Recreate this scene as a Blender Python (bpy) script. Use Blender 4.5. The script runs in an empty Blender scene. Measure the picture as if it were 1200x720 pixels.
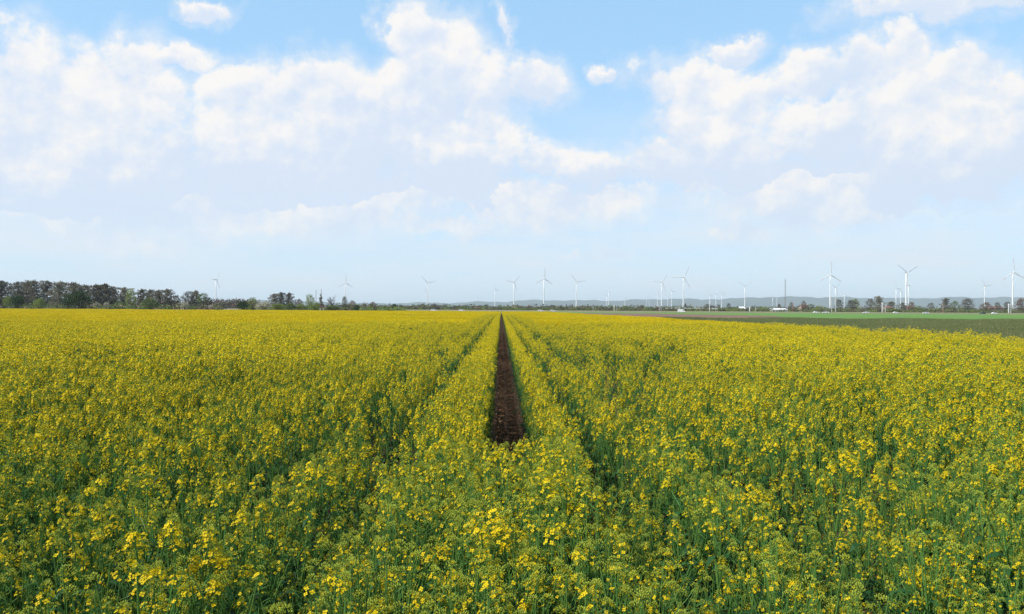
import bpy, math, random
import numpy as np
from mathutils import Vector, Matrix

SC = bpy.context.scene
COL = SC.collection
R = math.radians
HAZE_D = 7.5e-5
SKY_STR = .13
HIGH_COL = (.48, .86, 1.25, 1)
CLOUD_STR = .94
EXPOSURE = 0.14
CLOUD_SH = (.68, .775, .925, 1)
CLOUD_LT = (.945, .925, .91, 1)
VEIL_COL = (.76, .84, .925, 1)
rnd = random.Random(7)
npr = np.random.default_rng(11)

# ------------------------------------------------------------------ camera
F = 969.0                      # focal length in pixels of the 1200 px wide photo
CAMZ = 1.7
_yaw, _pitch, _roll = math.atan(13 / F), math.atan(2.7 / F), R(0.33)
_f = Vector((math.sin(_yaw) * math.cos(_pitch), math.cos(_yaw) * math.cos(_pitch), math.sin(_pitch)))
_r0 = Vector((math.cos(_yaw), -math.sin(_yaw), 0))
_u0 = _r0.cross(_f)
_r = _r0 * math.cos(_roll) + _u0 * math.sin(_roll)
_u = _u0 * math.cos(_roll) - _r0 * math.sin(_roll)
cd = bpy.data.cameras.new('camera')
cam = bpy.data.objects.new('camera', cd)
COL.objects.link(cam)
M = Matrix((_r, _u, -_f)).transposed().to_4x4()
M.translation = Vector((0, 0, CAMZ))
cam.matrix_world = M
cd.sensor_width = 36
cd.lens = 36 * F / 1200
cd.clip_start = 0.05
cd.clip_end = 60000
SC.camera = cam


def ray(px, py):
    return _f + _r * ((px - 600) / F) + _u * ((360 - py) / F)


def ground_pt(px, py, z=0.0):
    d = ray(px, py)
    t = (z - CAMZ) / d.z
    return Vector((d.x * t, d.y * t, z))


def hor(px):                   # pixel row of the horizon in that column
    a, b = ray(px, 300).z, ray(px, 400).z
    return 300 + 100 * a / (a - b)


def col_x(px, Y):              # world x of a pixel column at depth Y
    d = ray(px, hor(px))
    return d.x / d.y * Y


def top_z(px, py, Y):          # world height of a pixel at depth Y
    d = ray(px, py)
    return CAMZ + d.z / d.y * Y


# ------------------------------------------------------------------ helpers
def tag(o, label=None, cat=None, group=None, kind=None):
    if label: o['label'] = label
    if cat: o['category'] = cat
    if group: o['group'] = group
    if kind: o['kind'] = kind
    return o


def empty(name, loc=(0, 0, 0), rz=0.0):
    o = bpy.data.objects.new(name, None)
    o.location = loc
    o.rotation_euler = (0, 0, rz)
    o.empty_display_size = 0.2
    COL.objects.link(o)
    return o


class MB:
    """collects shapes into one mesh"""
    def __init__(s):
        s.v, s.f, s.m = [], [], []

    def face(s, pts, m=0):
        b = len(s.v)
        s.v.extend([tuple(p) for p in pts])
        s.f.append(tuple(range(b, b + len(pts))))
        s.m.append(m)

    def box(s, x0, x1, y0, y1, z0, z1, m=0):
        b = len(s.v)
        s.v += [(x0, y0, z0), (x1, y0, z0), (x1, y1, z0), (x0, y1, z0), (x0, y0, z1), (x1, y0, z1), (x1, y1, z1), (x0, y1, z1)]
        for q in ((3, 2, 1, 0), (4, 5, 6, 7), (0, 1, 5, 4), (1, 2, 6, 5), (2, 3, 7, 6), (3, 0, 4, 7)):
            s.f.append(tuple(b + i for i in q)); s.m.append(m)

    def tube(s, pts, rads, n=5, m=0, cap=True):
        pts = [Vector(p) for p in pts]
        b = len(s.v)
        for i, p in enumerate(pts):
            t = (pts[min(i + 1, len(pts) - 1)] - pts[max(i - 1, 0)]).normalized()
            a = t.cross(Vector((0, 0, 1)))
            if a.length < 0.05: a = t.cross(Vector((1, 0, 0)))
            a.normalize(); c = t.cross(a)
            for k in range(n):
                an = 2 * math.pi * k / n
                s.v.append(tuple(p + (a * math.cos(an) + c * math.sin(an)) * rads[i]))
        for i in range(len(pts) - 1):
            for k in range(n):
                k2 = (k + 1) % n
                s.f.append((b + i * n + k, b + i * n + k2, b + (i + 1) * n + k2, b + (i + 1) * n + k)); s.m.append(m)
        if cap:
            s.f.append(tuple(b + k for k in reversed(range(n)))); s.m.append(m)
            e = b + (len(pts) - 1) * n
            s.f.append(tuple(e + k for k in range(n))); s.m.append(m)

    def octa(s, c, ax, L, w, m=0):
        ax = Vector(ax).normalized(); c = Vector(c)
        a = ax.orthogonal().normalized(); d = ax.cross(a)
        b = len(s.v)
        s.v += [tuple(c - ax * L / 2), tuple(c + ax * L / 2)]
        for k in range(4):
            an = k * math.pi / 2
            s.v.append(tuple(c + (a * math.cos(an) + d * math.sin(an)) * w / 2))
        for k in range(4):
            i, j = b + 2 + k, b + 2 + (k + 1) % 4
            s.f += [(b, j, i), (b + 1, i, j)]; s.m += [m, m]

    def add(s, o):
        b = len(s.v)
        s.v += o.v
        s.f += [tuple(b + i for i in q) for q in o.f]
        s.m += o.m

    def xform(s, M):
        s.v = [tuple(M @ Vector(p)) for p in s.v]
        return s

    def mesh(s, name, mats, smooth=False):
        me = bpy.data.meshes.new(name)
        me.from_pydata(s.v, [], s.f)
        for m in (mats if isinstance(mats, (list, tuple)) else [mats]): me.materials.append(m)
        me.polygons.foreach_set('material_index', s.m)
        if smooth: me.polygons.foreach_set('use_smooth', [True] * len(s.f))
        me.update()
        return me

    def build(s, name, mats, parent=None, smooth=False):
        o = bpy.data.objects.new(name, s.mesh(name, mats, smooth))
        COL.objects.link(o)
        if parent is not None: o.parent = parent
        return o


def link_copy(o, parent=None):
    c = o.copy()
    COL.objects.link(c)
    if parent is not None: c.parent = parent
    return c


def copy_tree(o, parent=None):
    c = link_copy(o, parent)
    for ch in list(o.children): copy_tree(ch, c)
    return c


# ------------------------------------------------------------------ materials
def mat(name, color, rough=0.7, var=0.0, scale=3.0, color2=None, objvar=0.0, transl=0.0, islandvar=0.0, metal=0.0, spec=0.5, bump=0.0):
    m = bpy.data.materials.new(name)
    m.use_nodes = True
    nt = m.node_tree; N = nt.nodes; L = nt.links
    bs = N['Principled BSDF']
    bs.inputs['Roughness'].default_value = rough
    bs.inputs['Metallic'].default_value = metal
    bs.inputs['Specular IOR Level'].default_value = spec
    c1 = (*color, 1)
    src = None
    if color2 is not None or var > 0:
        tc = N.new('ShaderNodeTexCoord')
        nz = N.new('ShaderNodeTexNoise'); nz.inputs['Scale'].default_value = scale; nz.inputs['Detail'].default_value = 5
        L.new(tc.outputs['Object'], nz.inputs['Vector'])
        rp = N.new('ShaderNodeMapRange'); rp.inputs[1].default_value = 0.32; rp.inputs[2].default_value = 0.68
        L.new(nz.outputs['Fac'], rp.inputs[0])
        mx = N.new('ShaderNodeMix'); mx.data_type = 'RGBA'
        mx.inputs[6].default_value = c1 if color2 is not None else tuple(max(0, x * (1 - var)) for x in color) + (1,)
        mx.inputs[7].default_value = (*color2, 1) if color2 is not None else tuple(x * (1 + var) for x in color) + (1,)
        L.new(rp.outputs[0], mx.inputs[0])
        src = mx.outputs[2]
        if bump > 0:
            bp = N.new('ShaderNodeBump'); bp.inputs['Strength'].default_value = bump; bp.inputs['Distance'].default_value = 0.05
            L.new(nz.outputs['Fac'], bp.inputs['Height']); L.new(bp.outputs[0], bs.inputs['Normal'])
    if objvar > 0 or islandvar > 0:
        hs = N.new('ShaderNodeHueSaturation')
        if src is not None: L.new(src, hs.inputs['Color'])
        else: hs.inputs['Color'].default_value = c1
        val = None
        if islandvar > 0:
            g = N.new('ShaderNodeNewGeometry')
            a = N.new('ShaderNodeMapRange'); a.inputs[3].default_value = 1 - islandvar; a.inputs[4].default_value = 1 + islandvar
            L.new(g.outputs['Random Per Island'], a.inputs[0]); val = a.outputs[0]
            hh = N.new('ShaderNodeMapRange'); hh.inputs[3].default_value = 0.5 - islandvar * 0.05; hh.inputs[4].default_value = 0.5 + islandvar * 0.05
            mm = N.new('ShaderNodeMath'); mm.operation = 'FRACT'
            m7 = N.new('ShaderNodeMath'); m7.operation = 'MULTIPLY'; m7.inputs[1].default_value = 17.3
            L.new(g.outputs['Random Per Island'], m7.inputs[0]); L.new(m7.outputs[0], mm.inputs[0])
            L.new(mm.outputs[0], hh.inputs[0]); L.new(hh.outputs[0], hs.inputs['Hue'])
        if objvar > 0:
            oi = N.new('ShaderNodeObjectInfo')
            a2 = N.new('ShaderNodeMapRange'); a2.inputs[3].default_value = 1 - objvar; a2.inputs[4].default_value = 1 + objvar
            L.new(oi.outputs['Random'], a2.inputs[0])
            if val is not None:
                ml = N.new('ShaderNodeMath'); ml.operation = 'MULTIPLY'
                L.new(val, ml.inputs[0]); L.new(a2.outputs[0], ml.inputs[1]); val = ml.outputs[0]
            else: val = a2.outputs[0]
        L.new(val, hs.inputs['Value'])
        src = hs.outputs['Color']
    if src is not None: L.new(src, bs.inputs['Base Color'])
    else: bs.inputs['Base Color'].default_value = c1
    if transl > 0:
        tr = N.new('ShaderNodeBsdfTranslucent')
        if src is not None: L.new(src, tr.inputs['Color'])
        else: tr.inputs['Color'].default_value = c1
        ms = N.new('ShaderNodeMixShader'); ms.inputs[0].default_value = transl
        L.new(bs.outputs[0], ms.inputs[1]); L.new(tr.outputs[0], ms.inputs[2])
        L.new(ms.outputs[0], N['Material Output'].inputs['Surface'])
    return m


PETAL = mat('rape_petal', (0.74, 0.555, 0.004), 0.65, transl=0.32, islandvar=0.16, objvar=0.10, spec=0.2)
BUD = mat('rape_bud', (0.30, 0.35, 0.035), 0.6, islandvar=0.25, objvar=0.1, spec=0.2)
STEM = mat('rape_stem', (0.078, 0.178, 0.036), 0.6, islandvar=0.25, objvar=0.12, spec=0.15)
LEAF = mat('rape_leaf', (0.020, 0.072, 0.018), 0.6, transl=0.15, islandvar=0.3, objvar=0.15, spec=0.15)
RAPE = [PETAL, BUD, STEM, LEAF]

# ------------------------------------------------------------------ rapeseed plants
def rdir(up=0.0):
    while True:
        v = Vector((rnd.gauss(0, 1), rnd.gauss(0, 1), rnd.gauss(0, 1) + up))
        if v.length > 0.1: return v.normalized()


def flower(mb, c, n, size):
    n = n.normalized(); a = n.orthogonal().normalized(); d = n.cross(a)
    ph = rnd.uniform(0, math.pi / 2)
    for k in range(4):
        an = ph + k * math.pi / 2 + rnd.uniform(-.15, .15)
        e = a * math.cos(an) + d * math.sin(an)
        s = n.cross(e)
        L = size * rnd.uniform(.85, 1.1); w = L * 0.42
        lift = rnd.uniform(-.1, .35)
        p0 = c + e * (L * .1)
        p1 = c + e * (L * .55) + s * w + n * (L * lift * .5)
        p2 = c + e * L + n * (L * lift * .6)
        p3 = c + e * (L * .55) - s * w + n * (L * lift * .5)
        mb.face((p0, p1, p2, p3), 0)


def raceme(c, lod, bloom, scale=1.0):
    """a flower head: open flowers in a ring round a dome of buds, half-ripe pods below"""
    mb = MB(); c = Vector(c)
    lean = (Vector((0, 0, 1)) + Vector((rnd.gauss(0, .16), rnd.gauss(0, .16), 0))).normalized()
    if lod == 0:
        base = c - lean * 0.115 * max(1.0, scale)
        mb.tube((base, c - lean * .01), (.0016, .0012), 4, 2, False)
        nf = int(rnd.uniform(17, 27) * bloom) + (1 if rnd.random() < .7 else 0)
        for i in range(nf):
            t = rnd.random()
            an = i * 2.4 + rnd.uniform(-.4, .4)
            rad = Vector((math.cos(an), math.sin(an), 0))
            r = (.009 + .020 * math.sqrt(t) * rnd.uniform(.75, 1.2)) * scale
            h = -.004 - .05 * t * rnd.uniform(.6, 1.2)
            p = c + rad * r + lean * h * scale
            mb.tube((c + lean * (h - .014) * scale, p), (.0007, .0006), 3, 2, False)
            flower(mb, p, rad * rnd.uniform(.3, 1.0) + Vector((0, 0, rnd.uniform(.35, 1.0))), .0092 * scale * rnd.uniform(.85, 1.15))
        nb = int(rnd.uniform(20, 32) * (1.2 - .5 * bloom))
        spread = (.024 - .011 * bloom) * scale
        for i in range(nb):
            an = i * 2.4; t = math.sqrt((i + .5) / nb)
            p = c + Vector((math.cos(an), math.sin(an), 0)) * spread * t + lean * (.014 - .022 * t * t + rnd.uniform(-.003, .003)) * scale
            mb.octa(p, lean + Vector((math.cos(an), math.sin(an), 0)) * t * .9, rnd.uniform(.007, .011) * scale, .0045 * scale, 1)
        for i in range(rnd.randint(2, 5)):
            an = rnd.uniform(0, 6.28); h = -rnd.uniform(.05, .1)
            p = c + lean * h; q = p + Vector((math.cos(an) * .03, math.sin(an) * .03, .014))
            mb.tube((p, q), (.0008, .0011), 3, 2, False)
    elif lod == 1:
        for i in range(max(2, int(13 * bloom * rnd.uniform(.7, 1.2)))):
            an = i * 2.4; t = rnd.random(); rad = Vector((math.cos(an), math.sin(an), 0))
            p = c + rad * (.008 + .03 * math.sqrt(t)) * scale + lean * (-.06 * t * rnd.uniform(.4, 1.2)) * scale
            n = (rad * rnd.uniform(.3, 1.) + Vector((0, 0, rnd.uniform(.2, 1.)))).normalized()
            a = n.orthogonal().normalized(); d = n.cross(a); s = .0092 * scale
            ph = rnd.uniform(0, 1.57); a2 = a * math.cos(ph) + d * math.sin(ph); d2 = n.cross(a2)
            mb.face((p + a2 * s, p + d2 * s, p - a2 * s, p - d2 * s), 0)
        for i in range(4):
            an = i * 1.7
            p = c + Vector((math.cos(an), math.sin(an), 0)) * .009 * scale + lean * .006
            mb.octa(p, lean, .011 * scale, .008 * scale, 1)
    else:
        for i in range(max(1, int(5.5 * bloom))):
            p = c + Vector((rnd.gauss(0, .02), rnd.gauss(0, .02), rnd.uniform(-.05, .01)))
            n = rdir(.6); a = n.orthogonal().normalized(); d = n.cross(a); s = rnd.uniform(.014, .02) * scale
            mb.face((p + a * s, p + d * s, p - a * s, p - d * s), 0)
        mb.octa(c + lean * .002, lean, .016, .014, 1)
    return mb


def leaf(mb, p, az, L, w, up, m=3, seg=3):
    e = Vector((math.cos(az), math.sin(az), 0)); s = Vector((-math.sin(az), math.cos(az), 0))
    prev = None
    tw = rnd.uniform(-.35, .35)
    for i in range(seg + 1):
        t = i / seg
        q = p + e * (L * t) + Vector((0, 0, L * (up * t - (.55 + up * .5) * t * t)))
        ww = w * (.25, .95, .8, .05)[i] if seg == 3 else w * (.3, 1, .06)[i]
        l = q + s * ww + Vector((0, 0, ww * (tw + .3))); r_ = q - s * ww + Vector((0, 0, ww * (.3 - tw)))
        if prev: mb.face((prev[1], prev[0], l, r_), m)
        prev = (l, r_)


def plant_pieces(lod, H, nbr, bloom, crown=.12):
    """stem mesh, foliage mesh, flower head meshes"""
    st, fo, heads = MB(), MB(), []
    n = 5 if lod == 0 else 3
    lean = Vector((rnd.gauss(0, .05), rnd.gauss(0, .05), 0))

    def sp(t): return Vector((lean.x * t * t, lean.y * t * t, H * t))
    st.tube([sp(t) for t in (0, .35, .7, .97)], (.0055, .0048, .0036, .0018), n, 2, False)
    tips = [sp(1.0)]
    for i in range(nbr):
        t0 = rnd.uniform(.3, .78)
        az = i * 2.4 + rnd.uniform(-.5, .5)
        e = Vector((math.cos(az), math.sin(az), 0))
        p0 = sp(t0)
        ln = crown * rnd.uniform(.45, 1.2)
        ztop = H * rnd.uniform(.76, 1.0) if t0 > .45 else H * rnd.uniform(.66, .97)
        p1 = p0 + e * ln * .6 + Vector((0, 0, (ztop - p0.z) * .5))
        p2 = p0 + e * ln; p2.z = ztop
        st.tube((p0, p1, p2 - Vector((0, 0, .02))), (.003, .0024, .0014), max(3, n - 1), 2, False)
        tips.append(p2)
        if lod < 2:
            leaf(fo, p0, az + rnd.uniform(-.4, .4), rnd.uniform(.05, .11), rnd.uniform(.009, .018), rnd.uniform(.5, 1.1), 3, 3 if lod == 0 else 2)
    nl = 9 if lod == 0 else (6 if lod == 1 else 3)
    for i in range(nl):
        t = rnd.uniform(.08, .62)
        leaf(fo, sp(t), i * 2.4 + rnd.uniform(-.5, .5), rnd.uniform(.1, .2) * (1.15 - .7 * t), rnd.uniform(.012, .026) * (1.25 - .8 * t) * (1 + .35 * lod), rnd.uniform(.5, 1.2), 3, 3 if lod == 0 else 2)
    for p in tips:
        b = max(0.0, min(1.15, bloom + rnd.gauss(0, .22)))
        heads.append(raceme(p, lod, b, rnd.uniform(.8, 1.15) * (.85 if bloom < .29 else 1)))
    return st, fo, heads


PROTO = bpy.data.collections.new('crop_prototypes')      # only a source of mesh copies, nothing of it is in the scene itself


def proto(mb, k, mats):
    o = bpy.data.objects.new('source_%03d' % k, mb.mesh('source', mats))
    PROTO.objects.link(o)


def joined(pieces):
    mb = MB()
    mb.add(pieces[0]); mb.add(pieces[1])
    for h in pieces[2]: mb.add(h)
    return mb


# near prototypes 0-5 mostly in bud, 6-13 in bloom; their parts are kept for the individually built plants
near_parts = []
for k in range(14):
    bl = rnd.uniform(.02, .28) if k < 6 else rnd.uniform(.7, 1.05)
    near_parts.append(plant_pieces(0, rnd.uniform(.9, 1.0), rnd.randint(5, 8), bl))
    proto(joined(near_parts[-1]), k, RAPE)
for k in range(14, 22):                                   # middle distance
    proto(joined(plant_pieces(1, rnd.uniform(.9, 1.0), rnd.randint(5, 7), rnd.uniform(.7, 1.05) if k > 15 else .25, .12)), k, RAPE)
for k in range(22, 26):                                   # 2 m x 2 m far stands
    mb = MB()
    for i in range(190):
        b = joined(plant_pieces(2, rnd.uniform(.86, 1.02), 5, rnd.uniform(.85, 1.2), .13))
        x, y = rnd.uniform(-1, 1), rnd.uniform(-1, 1)
        b.v = [(p[0] + x, p[1] + y, p[2]) for p in b.v]
        mb.add(b)
    proto(mb, k, RAPE)

# grass-like crop right of the rapeseed (26-29)
GRASS = mat('grain_blade', (0.12, 0.17, 0.055), 0.6, transl=0.2, islandvar=0.3, objvar=0.12, spec=0.25)
DRYG = mat('dry_blade', (0.21, 0.19, 0.09), 0.7, islandvar=0.3, spec=0.2)
for k in range(26, 30):
    mb = MB()
    for i in range(900):
        x, y = rnd.uniform(-1, 1), rnd.uniform(-1, 1)
        h = rnd.uniform(.25, .5); az = rnd.uniform(0, 6.28); w = rnd.uniform(.006, .014)
        dx, dy = math.cos(az), math.sin(az); lx, ly = rnd.gauss(0, .1), rnd.gauss(0, .1)
        mb.face(((x - dx * w, y - dy * w, 0), (x + dx * w, y + dy * w, 0), (x + lx * .4 + dx * w, y + ly * .4 + dy * w, h * .6), (x + lx + .002, y + ly, h)), 0 if rnd.random() < .72 else 1)
    proto(mb, k, [GRASS, DRYG])

for k in range(30, 32):                                   # far stands with fewer open flowers
    mb = MB()
    for i in range(170):
        b = joined(plant_pieces(2, rnd.uniform(.8, .98), 5, rnd.uniform(.3, .6), .13))
        x, y = rnd.uniform(-1, 1), rnd.uniform(-1, 1)
        b.v = [(p[0] + x, p[1] + y, p[2]) for p in b.v]
        mb.add(b)
    proto(mb, k, RAPE)

TC = 0.10                      # the tramline's centre
EDGE = 16.0                    # right edge of the rapeseed
FAR = 300.0
GAPS = [(-.84, 1.0, .16), (-1.33, 1.0, .15), (-1.8, .9, .13), (-2.3, .85, .13), (-2.85, .75, .13), (-3.6, .6, .12),
        (.53, 1.0, .17), (1.18, 1.0, .22), (1.72, .95, .15), (2.28, 1.0, .20), (2.75, .5, .1), (3.15, .85, .17), (4.1, .6, .14), (5.2, .5, .12)]


def fields(x, y):
    """(chance that a plant stands there, height factor)"""
    g = np.zeros_like(x)
    for c, a, w in GAPS:
        wob = .035 * np.sin(y * .9 + c * 9) + .025 * np.sin(y * 2.3 + c * 5)
        g = np.maximum(g, a * np.exp(-((x - TC - c - wob) / (1.08 * w)) ** 8))
    n1 = np.sin(x * .83 + 1.3 + .6 * np.sin(y * .41)) * np.sin(y * .57 + .8 * np.sin(x * .37)) + .6 * np.sin(x * 2.1 + y * .9) * np.sin(y * 1.7 - x * .6 + 2)
    n2 = np.sin(y * 1.05 + .5 * np.sin(x * .9) + .25 * x) * np.sin(x * .45 - y * .2 + 1) * np.clip((y - 9) / 6, 0, 1)
    thin = np.maximum(np.clip((n1 - .55) / .7, 0, 1), np.clip((n2 - .35) / .4, 0, 1))
    near_ = np.clip((y - 3.5) / 3, 0, 1)
    thin = thin * near_; ok = 1 - 1.0 * g * np.clip((y - 3.3) / 2.5, .0, 1) - .72 * thin
    hf = 1 - .3 * g - .24 * thin + .04 * np.sin(x * .5 + y * .23) + .03 * np.sin(x * 1.9 - y * 1.3)
    return ok, hf, thin


def jgrid(x0, x1, y0, y1, dens):
    s = 1 / math.sqrt(dens)
    xs = np.arange(x0, x1, s); ys = np.arange(y0, y1, s)
    X, Y = np.meshgrid(xs, ys)
    X = X.ravel() + npr.uniform(-.5, .5, X.size) * s
    Y = Y.ravel() + npr.uniform(-.5, .5, Y.size) * s
    return X, Y


PX, PY, PH, PK = [], [], [], []


def band(y0, y1, dens, lo, hi, lim=None):
    wide = lim is None
    lim = .68 * y1 + 2 if wide else lim
    X, Y = jgrid(-lim, min(lim, EDGE), y0, y1, dens)
    k = (np.abs(X) < .68 * Y + 2) if wide else (np.abs(X - TC) < lim - TC)
    X, Y = X[k], Y[k]
    rows = np.abs(X - TC) < 3.6
    ok, hf, thin = fields(X, Y)
    tram = (np.abs(X - TC - .015 * np.sin(Y * 1.7)) < .30) & (Y > 4.8)
    chance = npr.random(X.size) * np.where(rows, 1.0, 1.45)
    short = (chance >= ok) & (chance < .3 + .7 * ok + .2 * (npr.random(X.size) < .6))      # stunted green plants fill the gaps
    keep = ((chance < ok) | short) & ~tram
    X, Y, hf, short = X[keep], Y[keep], hf[keep], short[keep]
    K = npr.integers(lo, hi, X.size)
    if lo == 16: K = np.where((npr.random(X.size) < 1.2 * thin[keep] - .15), npr.integers(14, 16, X.size), K)
    K = np.where(short, npr.integers(14, 16, X.size) if lo == 16 else npr.integers(0, 6, X.size), K)
    low = np.where(short, npr.uniform(.36, .58, X.size) / np.maximum(hf, .6), 1.0)
    PX.append(X); PY.append(Y); PH.append(hf * (1 + npr.uniform(-.22, .12, X.size) * np.where(np.abs(X - TC) < 3.4, .55, 1) * (np.abs(X - TC) > .55)) * low); PK.append(K)


def edge_rows(y0, y1, step, lo, hi):
    for s in (-1, 1):
        Y = np.arange(y0, y1, step) + npr.uniform(-.02, .02, len(np.arange(y0, y1, step)))
        PX.append(TC + s * (.325 + npr.normal(0, .022, len(Y)))); PY.append(Y)
        PH.append(npr.uniform(.9, 1.03, len(Y))); PK.append(npr.integers(lo, hi, len(Y)))
        Y = Y + npr.uniform(-.03, .03, len(Y))                                      # leafy skirt at the foot of the row
        PX.append(TC + s * (.265 + npr.normal(0, .02, len(Y)))); PY.append(Y)
        PH.append(npr.uniform(.45, .74, len(Y))); PK.append(npr.integers(0, 6, len(Y)) if hi == 14 else npr.integers(14, 16, len(Y)))


band(0.9, 5.0, 72, 0, 14)
band(5.0, 12.0, 66, 3, 14)
band(12.0, 26.0, 52, 16, 22)
band(26.0, 48.0, 40, 16, 22)
band(48.0, 124.0, 44, 16, 22, TC + .29 + 1.953)
edge_rows(5.0, 12, .06, 6, 14); edge_rows(12, 48, .085, 16, 22); edge_rows(48, 124, .14, 16, 22)
PX, PY, PH, PK = map(np.concatenate, (PX, PY, PH, PK))
# the closest plants are greener: more of them still in bud
swap = npr.random(PX.size) < np.clip(.93 - (PY - 2.4) * .16, 0, .90)
PK[swap] = npr.integers(0, 6, swap.sum())
mid = (PY > 5) & (PY < 12) & (PH > .8) & (npr.random(PX.size) < .35 + .5 * np.clip((PY - 5) / 7, 0, 1))
PK[mid & (PK < 6)] = 6 + npr.integers(0, 8, (mid & (PK < 6)).sum())
PS = PH
slim = 1 - .30 * np.clip((4.2 - np.abs(PX - TC)) / 1.5, 0, 1) * np.clip((PY - 3) / 3, 0, 1)     # plants in the open rows by the track stay narrow
lodw = np.where(PY > 26, 1.15, 1.0) * slim
PR = npr.uniform(0, 2 * math.pi, PX.size)
TX, TY = npr.normal(0, .07, PX.size) * slim ** 3, npr.normal(0, .07, PX.size) * slim ** 3

# the 300 nearest plants in view are objects of their own
inview = (np.abs(PX - .013 * PY) < .635 * PY + .06) & (PY > 1.55)
dist = np.where(inview, np.hypot(PX, PY), 1e9)
order = np.argsort(dist)
single = order[:300]
mask = np.ones(PX.size, bool); mask[single] = False

LABEL_PLANT = 'single yellow-green flowering rapeseed plant in the front of the field, nearest the camera'
firsts = {}
for i in single:
    k = int(PK[i])
    if k not in firsts:
        root = empty('rapeseed_plant')
        st, fo, heads = near_parts[k]
        st.build('stem', RAPE, root); fo.build('foliage', RAPE, root)
        for h in heads: h.build('flower_head', RAPE, root)
        firsts[k] = root
        o = root
    else:
        o = copy_tree(firsts[k])
    o.location = (PX[i], PY[i], 0)
    o.rotation_euler = (TX[i], TY[i], PR[i])
    s = float(PS[i]); o.scale = (s * float(lodw[i]), s * float(lodw[i]), s)
    tag(o, LABEL_PLANT, 'rapeseed plant', 'rapeseed plants along the near edge of the field')


def scatter(name, pts, rot, scl, idx, lo, label, cat):
    """ONE object that carries copies of the prototypes on its points"""
    me = bpy.data.meshes.new(name)
    me.from_pydata([tuple(p) for p in pts], [], [])
    a = me.attributes.new('rot', 'FLOAT_VECTOR', 'POINT'); a.data.foreach_set('vector', np.asarray(rot, dtype=np.float32).ravel())
    a = me.attributes.new('scl', 'FLOAT_VECTOR', 'POINT'); a.data.foreach_set('vector', np.asarray(scl, dtype=np.float32).ravel())
    a = me.attributes.new('idx', 'INT', 'POINT'); a.data.foreach_set('value', np.asarray(idx, dtype=np.int32))
    o = bpy.data.objects.new(name, me); COL.objects.link(o)
    ng = bpy.data.node_groups.new(name, 'GeometryNodeTree')
    ng.interface.new_socket('Geometry', in_out='INPUT', socket_type='NodeSocketGeometry')
    ng.interface.new_socket('Geometry', in_out='OUTPUT', socket_type='NodeSocketGeometry')
    N, L = ng.nodes, ng.links
    gi, go = N.new('NodeGroupInput'), N.new('NodeGroupOutput')
    ci = N.new('GeometryNodeCollectionInfo'); ci.inputs['Collection'].default_value = PROTO
    ci.inputs['Separate Children'].default_value = True; ci.inputs['Reset Children'].default_value = True
    ip = N.new('GeometryNodeInstanceOnPoints'); ip.inputs['Pick Instance'].default_value = True

    def attr(nm, t):
        n = N.new('GeometryNodeInputNamedAttribute'); n.data_type = t; n.inputs['Name'].default_value = nm
        return [s for s in n.outputs if s.enabled and s.name == 'Attribute'][0]
    e2r = N.new('FunctionNodeEulerToRotation')
    L.new(attr('rot', 'FLOAT_VECTOR'), e2r.inputs[0])
    L.new(gi.outputs[0], ip.inputs['Points']); L.new(ci.outputs[0], ip.inputs['Instance'])
    L.new(attr('idx', 'INT'), ip.inputs['Instance Index']); L.new(e2r.outputs[0], ip.inputs['Rotation'])
    L.new(attr('scl', 'FLOAT_VECTOR'), ip.inputs['Scale']); L.new(ip.outputs[0], go.inputs[0])
    md = o.modifiers.new('scatter', 'NODES'); md.node_group = ng
    tag(o, label, cat, None, 'stuff')
    return o


pts = [np.stack([PX[mask], PY[mask], np.zeros(mask.sum())], 1)]
rot = [np.stack([TX[mask], TY[mask], PR[mask]], 1)]
scl = [np.stack([PS[mask] * 1.0] * 3, 1)]
scl[0][:, :2] *= lodw[mask][:, None]
idx = [PK[mask]]
# far stands on a 2 m grid, left and right of the tramline
fx, fy = [], []
y = 49.0
while y < FAR:
    lim = .67 * y + 6
    for c in np.arange(TC - .29 - 1 - (2 if y < 124 else 0), -lim, -2.0): fx.append(c); fy.append(y)
    for c in np.arange(TC + .29 + .976 + (1.953 if y < 124 else 0), EDGE, 1.953):
        if c < lim: fx.append(c); fy.append(y)
    y += 2.0
fx, fy = np.array(fx), np.array(fy)
n = len(fx)
pts.append(np.stack([fx, fy, np.zeros(n)], 1))
rot.append(np.stack([np.zeros(n), np.zeros(n), npr.integers(0, 2, n) * math.pi], 1))
hz = .955 + .03 * np.sin(fx * .5 + fy * .23) + .03 * np.sin(fx * .11 - fy * .07) + npr.normal(0, .015, n)
scl.append(np.stack([np.where(fx > TC, .977, 1.0), np.ones(n), hz], 1))
sparse = np.sin(fx * .09 + 2 * np.sin(fy * .031)) * np.sin(fy * .11 + 1.5 * np.sin(fx * .045)) + npr.normal(0, .22, n) > .62 + .3 * np.clip((fy - 150) / 100, 0, 1)
idx.append(np.where(sparse, npr.integers(30, 32, n), npr.integers(22, 26, n)))
scatter('rapeseed_field', np.concatenate(pts), np.concatenate(rot), np.concatenate(scl), np.concatenate(idx), 0,
        'wide field of yellow flowering rapeseed in rows, split by one bare track', 'rapeseed crop')

# ------------------------------------------------------------------ ground
def sheet(name, poly, z, m, label, cat='ground', kind='structure'):
    mb = MB(); mb.face([(p[0], p[1], z) for p in poly])
    return tag(mb.build(name, m), label, cat, None, kind)


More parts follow.
